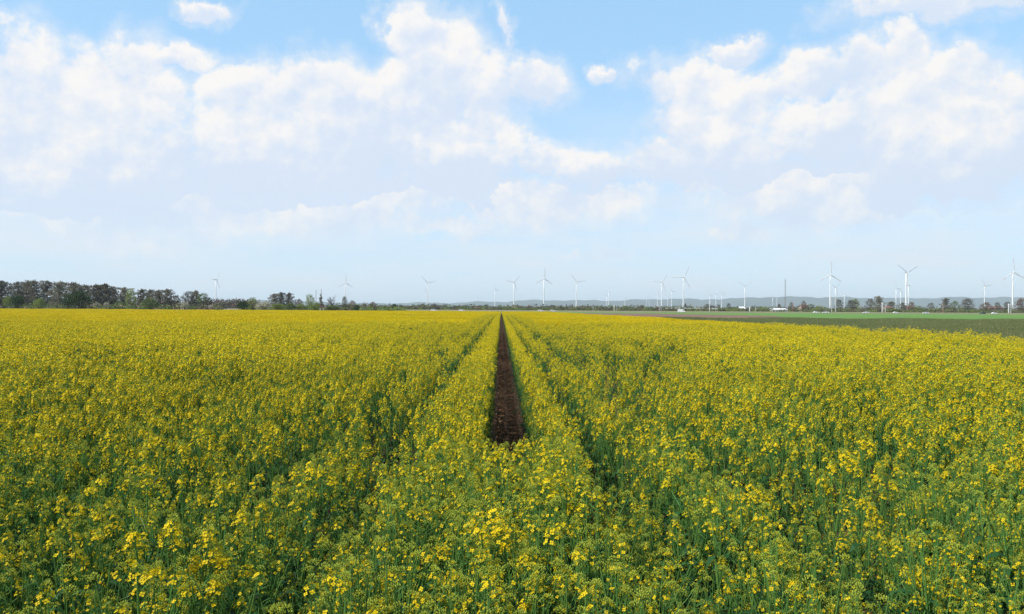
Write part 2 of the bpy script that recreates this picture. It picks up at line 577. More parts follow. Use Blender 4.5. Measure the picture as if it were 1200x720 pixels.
def ground_mat(name, c1, c2, c3, s1, s2, rough=.9, bump=0.0, stretch=None):
    m = bpy.data.materials.new(name); m.use_nodes = True
    N, L = m.node_tree.nodes, m.node_tree.links
    bs = N['Principled BSDF']; bs.inputs['Roughness'].default_value = rough; bs.inputs['Specular IOR Level'].default_value = .2
    tc = N.new('ShaderNodeTexCoord'); mp = N.new('ShaderNodeMapping')
    if stretch: mp.inputs['Scale'].default_value = stretch
    L.new(tc.outputs['Object'], mp.inputs[0])
    prev = None
    for k, (s, cA, cB) in enumerate(((s1, c1, c2), (s2, None, c3))):
        nz = N.new('ShaderNodeTexNoise'); nz.inputs['Scale'].default_value = s; nz.inputs['Detail'].default_value = 8; nz.inputs['Roughness'].default_value = .62
        L.new(mp.outputs[0], nz.inputs['Vector'])
        rp = N.new('ShaderNodeMapRange'); rp.inputs[1].default_value = .35 if k == 0 else .48; rp.inputs[2].default_value = .65 if k == 0 else .72
        L.new(nz.outputs['Fac'], rp.inputs[0])
        mx = N.new('ShaderNodeMix'); mx.data_type = 'RGBA'
        L.new(rp.outputs[0], mx.inputs[0])
        if k == 0: mx.inputs[6].default_value = (*cA, 1)
        else: L.new(prev, mx.inputs[6])
        mx.inputs[7].default_value = (*cB, 1)
        prev = mx.outputs[2]
    L.new(prev, bs.inputs['Base Color'])
    if bump:
        bp = N.new('ShaderNodeBump'); bp.inputs['Strength'].default_value = bump; bp.inputs['Distance'].default_value = .06
        L.new(nz.outputs['Fac'], bp.inputs['Height']); L.new(bp.outputs[0], bs.inputs['Normal'])
    return m


G_PLAIN = ground_mat('plain_soil_grass', (.075, .105, .035), (.12, .12, .055), (.06, .09, .03), .004, .02)
G_SOIL = ground_mat('damp_soil', (.098, .050, .024), (.14, .078, .042), (.052, .027, .014), 9, 26, bump=.9)
G_OLIVE = ground_mat('olive_field_soil', (.075, .09, .035), (.11, .10, .045), (.055, .06, .028), .5, 3)
G_GREEN = ground_mat('green_meadow', (.095, .21, .03), (.13, .235, .04), (.08, .175, .03), .03, .2)
G_BROWN = ground_mat('ploughed_soil', (.17, .10, .065), (.21, .135, .085), (.14, .08, .055), .06, .4, stretch=(1, .3, 1))
G_VERGE = ground_mat('dry_verge', (.20, .18, .10), (.16, .18, .07), (.24, .21, .13), .08, .5)

W = 30000
sheet('ground', [(-W, -W), (W, -W), (W, W), (-W, W)], -.02, G_PLAIN, 'flat green-brown plain reaching from the fields to the hills')
# soil of the rapeseed: a finely clodded strip along the tramline, the rest plain
sheet('field_soil', [(-230, -4), (EDGE + .3, -4), (EDGE + .3, FAR + 4), (-230, FAR + 4)], -.012, G_SOIL, 'bare dark brown soil under the yellow rapeseed')


def gp(px, py):
    p = ground_pt(px, py); return (p.x, p.y)


EM = [(EDGE + .3, -4), (260, -4), (260, 165), (60, 165), (EDGE + .3, 150)]
sheet('meadow_soil', EM, -.008, G_OLIVE, 'dull olive field ground right of the yellow rapeseed')
sheet('green_field', [(EDGE + .3, 172), (70, 165.2), (620, 165.2), (620, 612), (-60, 612), (-60, 450), (EDGE + .3, 450)], -.004, G_GREEN,
      'bright green low field between the road and the olive field on the right')
sheet('ploughed_field', [(EDGE + .5, 150.5), (62, 166), (72, 205), (90, 270), (75, 430), (30, 448), (EDGE + .5, 448)], .0, G_BROWN,
      'strip of ploughed reddish brown soil beyond the right edge of the rapeseed')
vg = MB()
for a, b, za, zb in ((612.5, 619, -.006, .1), (627, 634, .1, 1.1), (634, 668, 1.1, .9)):
    vg.face([(-330, a, za), (720, a, za), (720, b, zb), (-330, b, zb)])
tag(vg.build('road_verge', G_VERGE), 'pale dry grass verge and bank along the distant road', 'verge', None, 'structure')
ASPH = ground_mat('asphalt', (.05, .05, .052), (.065, .063, .06), (.045, .045, .045), .3, 3)
mbk = MB(); mbk.box(-330, 720, 619, 627, -.1, .12)
tag(mbk.build('road', ASPH), 'distant grey country road running across behind the green field', 'road', None, 'structure')
WHITE = mat('white_paint', (.78, .78, .78), .5, var=.04, scale=.3)
mk = MB()
for i in range(-54, 118): mk.face([(i * 6, 622.95, .128), (i * 6 + 3, 622.95, .128), (i * 6 + 3, 623.1, .128), (i * 6, 623.1, .128)])
for yy in (619.4, 626.4): mk.face([(-330, yy, .128), (720, yy, .128), (720, yy + .15, .128), (-330, yy + .15, .128)])
tag(mk.build('road_markings', WHITE), 'white painted lines on the distant road', 'road marking', None, 'structure')

# clods and straw bits on the tramline
cl = MB()
for i in range(2600):
    yy = 4.4 + 26 * rnd.random() ** 1.6; xx = TC + rnd.uniform(-.3, .3)
    s = rnd.uniform(.006, .022)
    cl.octa((xx, yy, s * .25 - .01), rdir(), s * rnd.uniform(1, 1.7), s * 1.5, 0 if rnd.random() < .9 else 1)
for i in range(520):                                      # fallen petals
    yy = 5 + 22 * rnd.random() ** 1.5; xx = TC + rnd.choice((-1, 1)) * rnd.uniform(.05, .22); a = rnd.uniform(0, 6.28); s = rnd.uniform(.004, .008)
    c_, s_ = math.cos(a) * s, math.sin(a) * s
    cl.face([(xx + c_, yy + s_, .008), (xx - s_, yy + c_, .011), (xx - c_, yy - s_, .008), (xx + s_, yy - c_, .01)], 2)
for i in range(90):                                       # small weeds and volunteer seedlings
    yy = 5 + 30 * rnd.random() ** 1.4; xx = TC + rnd.choice((-1, 1)) * rnd.uniform(.06, .22)
    for j in range(rnd.randint(3, 6)): leaf(cl, Vector((xx, yy, .0)), rnd.uniform(0, 6.28), rnd.uniform(.02, .06), rnd.uniform(.006, .014), rnd.uniform(.6, 1.4), 3, 2)
CLOD = mat('clod', (.085, .048, .031), .95, islandvar=.4)
STRAW = mat('straw', (.30, .22, .12), .9, islandvar=.3)
tag(cl.build('soil_clods', [CLOD, STRAW, PETAL, LEAF]), 'loose soil crumbs, straw bits, petals and seedlings on the bare track', 'soil crumbs', None, 'stuff')

rt = MB()
yv = 4.6
while yv < 60:
    for s in (-1, 1):
        x0 = TC + s * .02; x1 = TC + s * .15
        y0 = yv + (.06 if s > 0 else 0) + rnd.uniform(-.012, .012); h = rnd.uniform(.006, .016)
        rt.face([(x0, y0, -.008), (x1, y0 + .07, -.008), (x1, y0 + .095, h), (x0, y0 + .025, h)]); rt.face([(x0, y0 + .025, h), (x1, y0 + .095, h), (x1, y0 + .12, -.008), (x0, y0 + .05, -.008)])
    yv += .125
tag(rt.build('tyre_prints', G_SOIL), 'worn tyre lug prints along the bare soil track', 'ground', None, 'structure')

# grain crop right of the rapeseed
gx, gy = [], []
y = 8.0
while y < 150:
    lim = .67 * y + 6; x = EDGE + 1.5
    while x < min(lim, 130): gx.append(x); gy.append(y); x += 2.0
    y += 2.0
gx, gy = np.array(gx), np.array(gy); n = len(gx)
gh = 1 + .25 * np.sin(gx * .3 + gy * .1) * np.sin(gy * .25) + npr.normal(0, .08, n)
scatter('meadow_grass', np.stack([gx, gy, np.zeros(n)], 1), np.stack([np.zeros(n), np.zeros(n), npr.integers(0, 4, n) * math.pi / 2], 1),
        np.stack([np.ones(n) * 1.03, np.ones(n) * 1.03, gh], 1), npr.integers(26, 30, n), 26,
        'rough olive grass crop on the right between rapeseed and green field', 'grass')

# ------------------------------------------------------------------ trees
def clump(mb, c, rx, ry, rz, n, size, m=0, flat=.0):
    for i in range(n):
        d = rdir(); rr = rnd.random() ** .45
        p = Vector(c) + Vector((d.x * rx, d.y * ry, d.z * rz)) * rr
        nn = rdir(flat); a = nn.orthogonal().normalized(); b = nn.cross(a); ph = rnd.uniform(0, 3.14)
        a, b = a * math.cos(ph) + b * math.sin(ph), b * math.cos(ph) - a * math.sin(ph)
        s = size * rnd.uniform(.55, 1.3); t = s * rnd.uniform(.45, .8)
        mb.face((p + a * s, p + b * t, p - a * s, p - b * t), m)


BARK = mat('bark', (.10, .075, .055), .9, var=.3, scale=4)
PBARK = mat('pine_bark', (.17, .11, .085), .9, var=.3, scale=4)
PINE = mat('pine_needles', (.165, .155, .11), .7, islandvar=.35, objvar=.38, transl=.2, spec=.2)
DARKG = mat('dark_foliage', (.028, .066, .014), .6, islandvar=.35, objvar=.2, transl=.1, spec=.2)
MIDG = mat('mid_foliage', (.11, .15, .045), .6, islandvar=.3, objvar=.2, transl=.2, spec=.2)
SPRING = mat('spring_foliage', (.20, .25, .06), .6, islandvar=.3, objvar=.15, transl=.3, spec=.2)
BLOSS = mat('blossom', (.42, .40, .30), .7, islandvar=.3, objvar=.1, transl=.2, spec=.2)
TWIG = mat('bare_twigs', (.125, .095, .075), .8, islandvar=.3, objvar=.2, spec=.2)
RUSSET = mat('russet_foliage', (.14, .085, .055), .7, islandvar=.3, objvar=.2, transl=.15, spec=.2)
DTREE = mat('brown_green_foliage', (.092, .085, .058), .7, islandvar=.35, objvar=.3, transl=.1, spec=.2)
TK = {'pine': PINE, 'dark': DARKG, 'mid': MIDG, 'spring': SPRING, 'blossom': BLOSS, 'bare': TWIG, 'russet': RUSSET}
SHAPE = {'pine': 'pine', 'dark': 'bush', 'mid': 'round', 'spring': 'round', 'blossom': 'bush', 'bare': 'bare', 'russet': 'round', 'fir': 'fir', 'darktree': 'round', 'midbush': 'bush', 'springbush': 'bush'}
TK.update({'fir': PINE, 'darktree': DTREE, 'midbush': MIDG, 'springbush': SPRING})


def tree_meshes(shape):
    """unit tree: 1 m high, 1 m wide; trunk and crown"""
    tr, cr = MB(), MB()
    if shape == 'pine':
        top = .93; bx, by = rnd.gauss(0, .03), rnd.gauss(0, .03)
        tr.tube([(0, 0, -.03), (bx, by, .5), (bx * 1.6, by * 1.6, top)], (.022, .017, .006), 6)
        for i in range(48):
            t = .10 + .85 * (i + rnd.random()) / 48; az = i * 2.4 + rnd.uniform(-.4, .4)
            prof = (.9 + .4 * (t - .1) / .4) if t < .5 else (1.3 - .85 * ((t - .5) / .5) ** 1.5)
            L = .5 * prof * rnd.choice((.35, .6, .85, 1.0, 1.25)) * rnd.uniform(.8, 1.1)
            e = Vector((math.cos(az), math.sin(az), 0)); p0 = Vector((bx * t * 1.5, by * t * 1.5, t - .03)); p1 = p0 + e * L + Vector((0, 0, L * .06))
            tr.tube((p0, p1), (.008, .003), 4, 0, False)
            for q in (.3, .65, 1.0):
                clump(cr, p0.lerp(p1, q), .11, .11, .05, 24, .027, 0, .3)
        clump(cr, (bx * 1.6, by * 1.6, .93), .10, .10, .06, 45, .03)
    elif shape == 'fir':
        tr.tube([(0, 0, -.03), (0, 0, .95)], (.03, .005), 6)
        for i in range(26):
            t = rnd.uniform(.12, .98); az = i * 2.4; L = .48 * (1.02 - t) ** .8 * rnd.uniform(.7, 1.1)
            e = Vector((math.cos(az), math.sin(az), 0)); p0 = Vector((0, 0, t)); p1 = p0 + e * L - Vector((0, 0, L * .2))
            tr.tube((p0, p1), (.007, .003), 4, 0, False)
            for q in (.4, .9): clump(cr, p0.lerp(p1, q), .11, .11, .06, 24, .032, 0, .2)
    elif shape == 'bush':
        for i in range(6):
            az = i * 1.05; tr.tube([(0, 0, -.03), (math.cos(az) * .1, math.sin(az) * .1, .3), (math.cos(az) * .26, math.sin(az) * .26, .68)], (.02, .014, .005), 5)
        clump(cr, (0, 0, .46), .42, .42, .44, 900, .032)
        for i in range(17):
            d = rdir(); d.z = abs(d.z) * 1.1 - .35
            clump(cr, (d.x * .33, d.y * .33, .5 + d.z * .36), rnd.uniform(.12, .2), rnd.uniform(.12, .2), rnd.uniform(.1, .16), 80, .026)
    elif shape == 'round':
        h0 = rnd.uniform(.08, .18)
        tr.tube([(0, 0, -.03), (0, 0, h0), (.02, .01, .6)], (.03, .024, .012), 6)
        for i in range(30):
            az = i * 2.4 + rnd.uniform(-.4, .4); t = (i + rnd.random()) / 30
            rad = .40 * math.sqrt(max(.05, 1 - (2 * t - 1) ** 2)) * rnd.uniform(.5, 1.05)
            c = Vector((math.cos(az) * rad, math.sin(az) * rad, h0 + .05 + (.92 - h0 - .05) * t))
            tr.tube([(0, 0, h0 * rnd.uniform(.8, 1.6)), c], (.012, .004), 4, 0, False)
            clump(cr, c, rnd.uniform(.12, .2), rnd.uniform(.12, .2), rnd.uniform(.07, .11), 48, .026)
    else:                                                 # bare: fine twigs
        tr.tube([(0, 0, -.03), (0, 0, .3), (.02, 0, .75)], (.028, .02, .006), 6)
        for i in range(20):
            az = i * 2.4; t = rnd.uniform(.18, .6); L = rnd.uniform(.25, .48)
            e = Vector((math.cos(az), math.sin(az), 0)); p0 = Vector((0, 0, t)); p1 = p0 + e * L * .75; p1.z = min(.95, t + L * rnd.uniform(.5, 1.1))
            tr.tube((p0, p1), (.01, .003), 4, 0, False)
            for j in range(20):
                q = p0.lerp(p1, rnd.uniform(.35, 1.05)); d = rdir(.9) * rnd.uniform(.06, .16)
                s = d.cross(rdir()).normalized() * .006
                cr.face((q - s, q + s, q + d + s * .3, q + d - s * .3), 0)
    return tr, cr


TREE_MESH = {}
for kind in TK:
    sh = SHAPE[kind]
    TREE_MESH[kind] = []
    for v in range(7 if sh == 'pine' else 4):
        a, b = tree_meshes(sh)
        TREE_MESH[kind].append((a.mesh('trunk', PBARK if sh == 'pine' else BARK), b.mesh('crown', TK[kind])))
NAME = {'pine': 'pine_tree', 'fir': 'conifer_tree', 'dark': 'dark_bush', 'mid': 'leafy_tree', 'spring': 'spring_tree', 'blossom': 'blossom_shrub', 'bare': 'bare_tree', 'russet': 'russet_tree',
        'darktree': 'dark_tree', 'midbush': 'green_bush', 'springbush': 'spring_bush'}
CAT = {'dark': 'bush', 'blossom': 'shrub', 'midbush': 'bush', 'springbush': 'bush'}


def tree(px, ytop, wpx, Y, kind, label, group, hide=0.0):
    X = col_x(px, Y); H = top_z(px, ytop, Y); Wd = wpx / F * Y * (1.25 if kind == 'pine' else 1.0)
    o = empty(NAME[kind], (X, Y, 0), rnd.uniform(0, 6.28))
    o.scale = (Wd, Wd, H)
    tm, cm = rnd.choice(TREE_MESH[kind])
    for nm, me in (('trunk', tm), ('crown', cm)):
        c = bpy.data.objects.new(nm, me); COL.objects.link(c); c.parent = o
    tag(o, label, CAT.get(kind, 'tree'), group)


GW = 'trees of the pine wood at the left'
LEFT = [
    (-14, 329, 30, 440, 'pine', 'dark pine cut by the left picture edge, beyond the field'),
    (3, 328, 22, 440, 'pine', 'thin-crowned pine at the far left edge of the wood'),
    (20, 329, 17, 450, 'pine', 'broad dark pine standing over the small round dark bush at far left'),
    (31, 329.5, 17, 460, 'pine', 'dark pine right of the small round dark bush at far left'),
    (41, 327.5, 18, 450, 'pine', 'tallest pine of the left wood, with a flat side branch at its top'),
    (56, 328, 20, 455, 'pine', 'dark pine above the yellow-green shrub between the two round bushes'),
    (69, 329, 19, 445, 'pine', 'dense dark pine just left of the big round bush'),
    (85, 330, 27, 480, 'pine', 'broad pine showing above the big round dark bush'),
    (98, 333, 22, 485, 'pine', 'lower pine behind the right shoulder of the big round bush'),
    (112, 332.5, 20, 450, 'pine', 'grey-green pine above the whitish shrub right of the big round bush'),
    (123, 331.5, 18, 450, 'pine', 'tall pine midway between the big round bush and the light green tree'),
    (133, 335, 18, 460, 'pine', 'shorter pine left of the light green tree in the wood'),
    (145, 336, 16, 455, 'pine', 'thin pine touching the left side of the light green tree in the wood'),
    (153, 338, 15, 420, 'spring', 'light green spring tree among the pines of the left wood'),
    (165, 338, 13, 440, 'pine', 'dark narrow pine just right of the light green tree in the wood'),
    (175, 338.5, 13, 455, 'pine', 'pine behind the mid-green bush at the right part of the left wood'),
    (185, 339, 15, 450, 'pine', 'pine just right of the mid-green bush, in the left wood'),
    (197, 338, 14, 450, 'pine', 'last pine with spreading top before the gap in the left wood'),
    (205, 346, 16, 460, 'russet', 'low brownish tree in the gap between the left wood and the dark pine clump'),
    (9, 346, 14, 410, 'springbush', 'pale green bush left of the small round dark bush'),
    (20, 341.5, 18, 350, 'dark', 'small round dark green bush in front of the left wood'),
    (46, 347.5, 16, 380, 'springbush', 'yellow-green shrub between the small and the big round dark bushes'),
    (80, 341, 17, 345, 'dark', 'dark bush joined to the left side of the big round bush'),
    (94, 337, 31, 340, 'dark', 'big round dark green bush at the edge of the rapeseed'),
    (113, 353, 11, 400, 'blossom', 'small whitish flowering shrub right of the big round bush'),
    (125, 352.5, 9, 405, 'blossom', 'second whitish flowering shrub from the big round bush'),
    (140, 352, 16, 410, 'midbush', 'low olive shrub under the pines left of the light green tree'),
    (176, 346.5, 22, 350, 'midbush', 'mid-green round bush in front of the right part of the left wood'),
    (217, 352, 13, 360, 'blossom', 'pale greenish white blossom shrub left of the dark pine clump'),
    (221, 340.5, 20, 430, 'darktree', 'dark tree at the left of the pine clump beside the pale blossom shrub'),
    (230, 340, 14, 435, 'pine', 'dark pine in the middle of the clump left of the leftmost turbine'),
    (238, 342.5, 17, 425, 'mid', 'lighter olive tree on the right side of the dark pine clump'),
    (244, 348, 11, 420, 'darktree', 'low dark tree ending the pine clump, left of the leftmost turbine'),
    (247, 356, 9, 400, 'blossom', 'tiny whitish shrub below the right end of the dark pine clump'),
    (285, 350.5, 17, 345, 'dark', 'small dark green bush at the field edge right of the leftmost turbine'),
    (296, 348, 15, 365, 'spring', 'bright yellow-green tree right of the small dark bush'),
    (309, 352, 23, 360, 'blossom', 'broad cream blossom shrub at the field edge'),
    (321, 343.5, 11, 520, 'pine', 'left pine of the three behind the cream blossom shrub'),
    (330, 342, 11, 525, 'pine', 'open-crowned middle pine of the three right of the cream blossom shrub'),
    (338, 342.5, 10, 520, 'pine', 'right pine of the three right of the cream blossom shrub'),
    (350, 350, 12, 540, 'russet', 'low brownish tree between the three pines and the light green tree'),
    (326, 354.5, 22, 370, 'springbush', 'light green bush just right of the cream blossom shrub'),
    (341, 353.5, 15, 372, 'midbush', 'green bush under the right pine of the three'),
    (353, 354.5, 14, 376, 'springbush', 'low bright bush left of the light green tree near the antennas'),
    (363, 344.5, 13, 420, 'spring', 'light green pointed tree left of the two thin antennas'),
    (369, 353, 16, 380, 'springbush', 'bright bush left of the brown hunting stand'),
    (376, 344, 9, 470, 'fir', 'narrow dark conifer below the right thin antenna'),
    (388, 345.5, 16, 480, 'bare', 'brown bare tree right of the hunting stand'),
    (390, 357, 20, 385, 'midbush', 'low green bush right of the hunting stand'),
    (404, 346.5, 9, 430, 'darktree', 'dark round-topped tree on a bare trunk below the second turbine'),
    (413, 352, 13, 460, 'russet', 'low brown tree right of the dark round-topped tree'),
    (418, 356, 9, 380, 'dark', 'small dark bush at the field edge right of the round-topped tree'),
    (407, 358, 14, 390, 'midbush', 'flat green bush left of the small dark bush, below the second turbine'),
    (428, 354, 12, 520, 'bare', 'bare brown tree behind the left white post'),
    (437, 353.5, 11, 525, 'russet', 'brown tree behind the right white post'),
]
for p in LEFT:
    tree(*p, GW if p[0] < 250 else 'trees and shrubs at the field edge left of the track')

RIGHT = [
    (456, 359, 12, 690, 'midbush', 'low pale green bush left of the third turbine, by the dark bush'),
    (462, 354.5, 7, 560, 'dark', 'small dark bush alone on the horizon between the white posts and the third turbine'),
    (483, 358, 16, 700, 'russet', 'flat brown tree left of the third turbine'),
    (497, 355.5, 5, 700, 'fir', 'tiny pointed conifer at the left foot of the third turbine'),
    (509, 355.5, 7, 700, 'darktree', 'small dark tree just right of the third turbine foot'),
    (522, 355.5, 9, 720, 'bare', 'small bare tree second right of the third turbine'),
    (537, 358, 9, 720, 'bare', 'low bare tree on the horizon left of the track end'),
    (570, 356.5, 7, 720, 'darktree', 'small dark tree left of the fourth turbine foot'),
    (586, 357, 6, 720, 'mid', 'small green tree between fourth and fifth turbines behind the track end'),
    (611, 358, 6, 730, 'bare', 'small bare tree right of the fifth turbine foot'),
    (621, 357, 7, 730, 'bare', 'small bare tree left of the sixth turbine foot'),
    (647, 357, 9, 720, 'darktree', 'dark tree right of the sixth turbine foot'),
    (658, 356.5, 5, 720, 'fir', 'left of two dark pointed conifers before the seventh turbine'),
    (664, 356.5, 6, 720, 'fir', 'right of two dark pointed conifers before the seventh turbine'),
    (690, 359, 14, 710, 'midbush', 'olive bush right of the seventh turbine'),
    (733, 358, 10, 690, 'spring', 'light green tree right of the pair of pale slim turbines'),
    (745, 359, 10, 690, 'blossom', 'pale pinkish shrub beside the light green tree'),
    (752, 357, 9, 700, 'darktree', 'dark tree right of the pale pinkish shrub'),
    (765, 361, 11, 680, 'spring', 'low bright green tree left of the large turbine with a bent blade set'),
    (803, 355.5, 6, 720, 'fir', 'dark conifer behind the white flat hall roof'),
    (829, 356, 11, 720, 'darktree', 'dark tree behind the brown barn'),
    (837, 358, 8, 715, 'darktree', 'low dark tree right of the brown barn'),
    (842, 356.5, 6, 720, 'darktree', 'small dark tree among the tiny turbines right of the barn'),
    (854, 355, 7, 725, 'darktree', 'dark tree left of the slim turbine with raised blades'),
    (862, 360, 14, 690, 'springbush', 'bright bush at the left foot of the slim turbine with raised blades'),
    (895, 359, 16, 690, 'spring', 'light green tree left of the white house'),
    (913, 355.5, 6, 730, 'darktree', 'dark tree behind the white house'),
    (927, 353.5, 5, 730, 'darktree', 'small dark tree just right of the dark mast'),
    (942, 352, 8, 720, 'russet', 'reddish brown tree right of the dark mast'),
    (950, 356, 12, 720, 'mid', 'olive tree left of the large three-bladed turbine'),
    (960, 358, 16, 690, 'spring', 'light green tree under the large upright-bladed turbine'),
    (983, 350, 12, 690, 'darktree', 'dark brown tree just right of the large upright-bladed turbine'),
    (998, 351, 19, 690, 'darktree', 'wide dark purple-brown tree right of the large upright-bladed turbine'),
    (1002, 349.5, 12, 720, 'spring', 'light green treetop behind the wide dark tree'),
    (1020, 349, 14, 700, 'darktree', 'left of the two tall dark trees in the right middle'),
    (1029, 346.5, 11, 690, 'pine', 'tallest dark pine of the right tree line'),
    (1044, 353, 9, 710, 'pine', 'small pine above the red roofed house left of the turbine group'),
    (1048, 361, 17, 670, 'springbush', 'low yellowish bush under the small pine'),
    (1057, 354.5, 7, 710, 'pine', 'small dark pine at the foot of the turbine group'),
    (1068, 353.5, 12, 700, 'russet', 'reddish brown tree at the right foot of the turbine group'),
    (1076, 358, 14, 690, 'spring', 'light green tree right of the turbine group'),
    (1091, 354.5, 11, 710, 'darktree', 'dark tree midway between the turbine group and the masted tall trees'),
    (1109, 349, 9, 700, 'pine', 'dark pine directly right of a grey catenary mast'),
    (1119, 352, 13, 705, 'mid', 'olive tree between two dark trees in the right tree line'),
    (1133, 349, 20, 700, 'darktree', 'widest dark tree in the right tree line'),
    (1156, 354, 17, 690, 'russet', 'brown tree under the second turbine from the right'),
    (1169, 353.5, 9, 705, 'darktree', 'dark tree right of the brown tree under the second turbine from the right'),
    (1181, 353, 12, 710, 'darktree', 'dark tree at the foot of the rightmost turbine'),
    (1197, 349, 18, 690, 'russet', 'dark reddish tree at the right picture edge'),
    (1215, 351, 18, 700, 'mid', 'green tree cut off past the right picture edge'),
]
for p in RIGHT: tree(*p, 'trees of the far tree line along the road')

# scrub that reads as one mass
def scrub(name, px0, px1, Y0, Y1, n, h0, h1, mats, wts, label, size=.42):
    mb = MB()
    for i in range(n):
        px = rnd.uniform(px0, px1); Y = rnd.uniform(Y0, Y1); h = rnd.uniform(h0, h1) * rnd.uniform(.6, 1.1)
        m = rnd.choices(range(len(mats)), wts)[0]
        clump(mb, (col_x(px, Y), Y, h * .45), rnd.uniform(.8, 1.7) * h, h * .8, h * .55, 44, size, m)
    tag(mb.build(name, mats), label, 'undergrowth', None, 'stuff')


REED = mat('pale_reed', (.19, .17, .10), .8, islandvar=.3, spec=.2)
scrub('wood_understorey', -40, 215, 445, 500, 420, 4.0, 8.5, [TWIG, RUSSET, MIDG, PINE], (4, 1, 2, 4), 'brown twiggy understorey between the trunks of the left wood', .5)
scrub('woodland_undergrowth', -40, 260, 375, 440, 520, 1.4, 3.8, [REED, MIDG, SPRING, TWIG], (4, 4, 1, 2), 'grey-green undergrowth and reeds in front of the left wood')
scrub('field_edge_scrub', 285, 470, 380, 460, 260, 1.6, 3.6, [SPRING, MIDG, TWIG], (4, 4, 1), 'green scrub along the field edge left of the track')
scrub('roadside_scrub', 430, 1240, 668, 692, 1150, 2.6, 5.2, [MIDG, SPRING, TWIG, RUSSET, DTREE], (5, 5, 3, 1, 2), 'mixed green and brown scrub behind the distant road', .55)
scrub('distant_woods', 236, 300, 820, 900, 160, 9, 12.5, [TWIG, RUSSET, PINE], (5, 1, 2), 'low grey-brown wood far behind the field under the leftmost turbine', 1.0)
scrub('distant_tree_belt', 380, 1240, 1100, 1400, 900, 5.5, 9.5, [TWIG, MIDG, PINE], (3, 4, 3), 'distant belt of trees below the blue hills', 1.5)


# ------------------------------------------------------------------ wind turbines
TW = mat('turbine_white', (.78, .79, .80), .4, var=.02, scale=.1)
TRED = mat('turbine_red', (.55, .05, .04), .45)
TDK = mat('turbine_grey', (.42, .43, .44), .5)
HUB = 98.0


def blade_mb(Lb):
    mb = MB()
    prof = [(0, .75, .75), (2.0, .75, .75), (6.0, 1.55, .45), (14, 1.2, .3), (24, .8, .18), (32, .5, .1), (Lb, .12, .04)]
    st = []
    for z, c, t in prof: st.append((z, c, t))
    zs = sorted(set([s[0] for s in st] + [Lb - 10, Lb - 7, Lb - 4]))

    def at(z):
        for (a, b) in zip(st, st[1:]):
            if a[0] <= z <= b[0]:
                k = (z - a[0]) / max(1e-6, b[0] - a[0]); return a[1] + (b[1] - a[1]) * k, a[2] + (b[2] - a[2]) * k
        return st[-1][1:]
    rings = []
    for z in zs:
        c, t = at(z); tw = R(16) * (1 - min(1, z / Lb))
        ring = []
        for k in range(8):
            an = k * math.pi / 4; x, y = math.cos(an) * c + (c * .35 if z > 4 else 0), math.sin(an) * t
            ring.append(len(mb.v)); mb.v.append((x * math.cos(tw) - y * math.sin(tw), x * math.sin(tw) + y * math.cos(tw), z))
        rings.append(ring)
    for i in range(len(zs) - 1):
        red = (Lb - 10.1 < zs[i] < Lb - 7.1) or zs[i] > Lb - 4.1
        for k in range(8):
            mb.f.append((rings[i][k], rings[i][(k + 1) % 8], rings[i + 1][(k + 1) % 8], rings[i + 1][k])); mb.m.append(1 if red else 0)
    mb.f.append(tuple(rings[-1])); mb.m.append(1)
    return mb


BL = 36.0
_t = MB(); _t.tube([(0, 0, -1), (0, 0, 20), (0, 0, 60), (0, 0, HUB - 1.8)], (2.1, 1.9, 1.45, 1.05), 20)
TOWER = _t.mesh('tower', TW, True)
_n = MB(); _n.tube([(0, 4.6, HUB), (0, 3.6, HUB), (0, 0, HUB), (0, -2.4, HUB), (0, -3.0, HUB)], (.7, 1.7, 2.1, 1.9, 1.3), 14)
NAC = _n.mesh('nacelle', TDK, True)
_h = MB(); _h.tube([(0, 0, 0), (0, -1.0, 0), (0, -2.2, 0), (0, -3.0, 0)], (1.4, 1.5, 1.1, .2), 14)
HUBM = _h.mesh('hub', TW, True)
BLADE = blade_mb(BL).mesh('blade', [TW, TRED], True)
BLADE_W = blade_mb(BL).mesh('blade', [TW, TW], True)


def turbine(px, yhub, phase, yaw, label, red=True, rs=1.0):
    Y = (HUB - CAMZ) * F / (hor(px) - yhub)
    Y = 100.0 * 0 + Y
    o = empty('wind_turbine', (col_x(px, Y), Y, 0), R(yaw))
    for nm, me in (('tower', TOWER), ('nacelle', NAC)):
        c = bpy.data.objects.new(nm, me); COL.objects.link(c); c.parent = o
    h = bpy.data.objects.new('hub', HUBM); COL.objects.link(h); h.parent = o; h.location = (0, -3.02, HUB)
    for k in range(3):
        b = bpy.data.objects.new('blade', BLADE if red else BLADE_W); COL.objects.link(b); b.parent = h
        b.location = (0, -1.1, 0); b.rotation_euler = (0, R(phase + 120 * k), 0); b.scale = (.92, .92, rs)
    tag(o, label, 'wind turbine', 'wind turbines along the horizon')


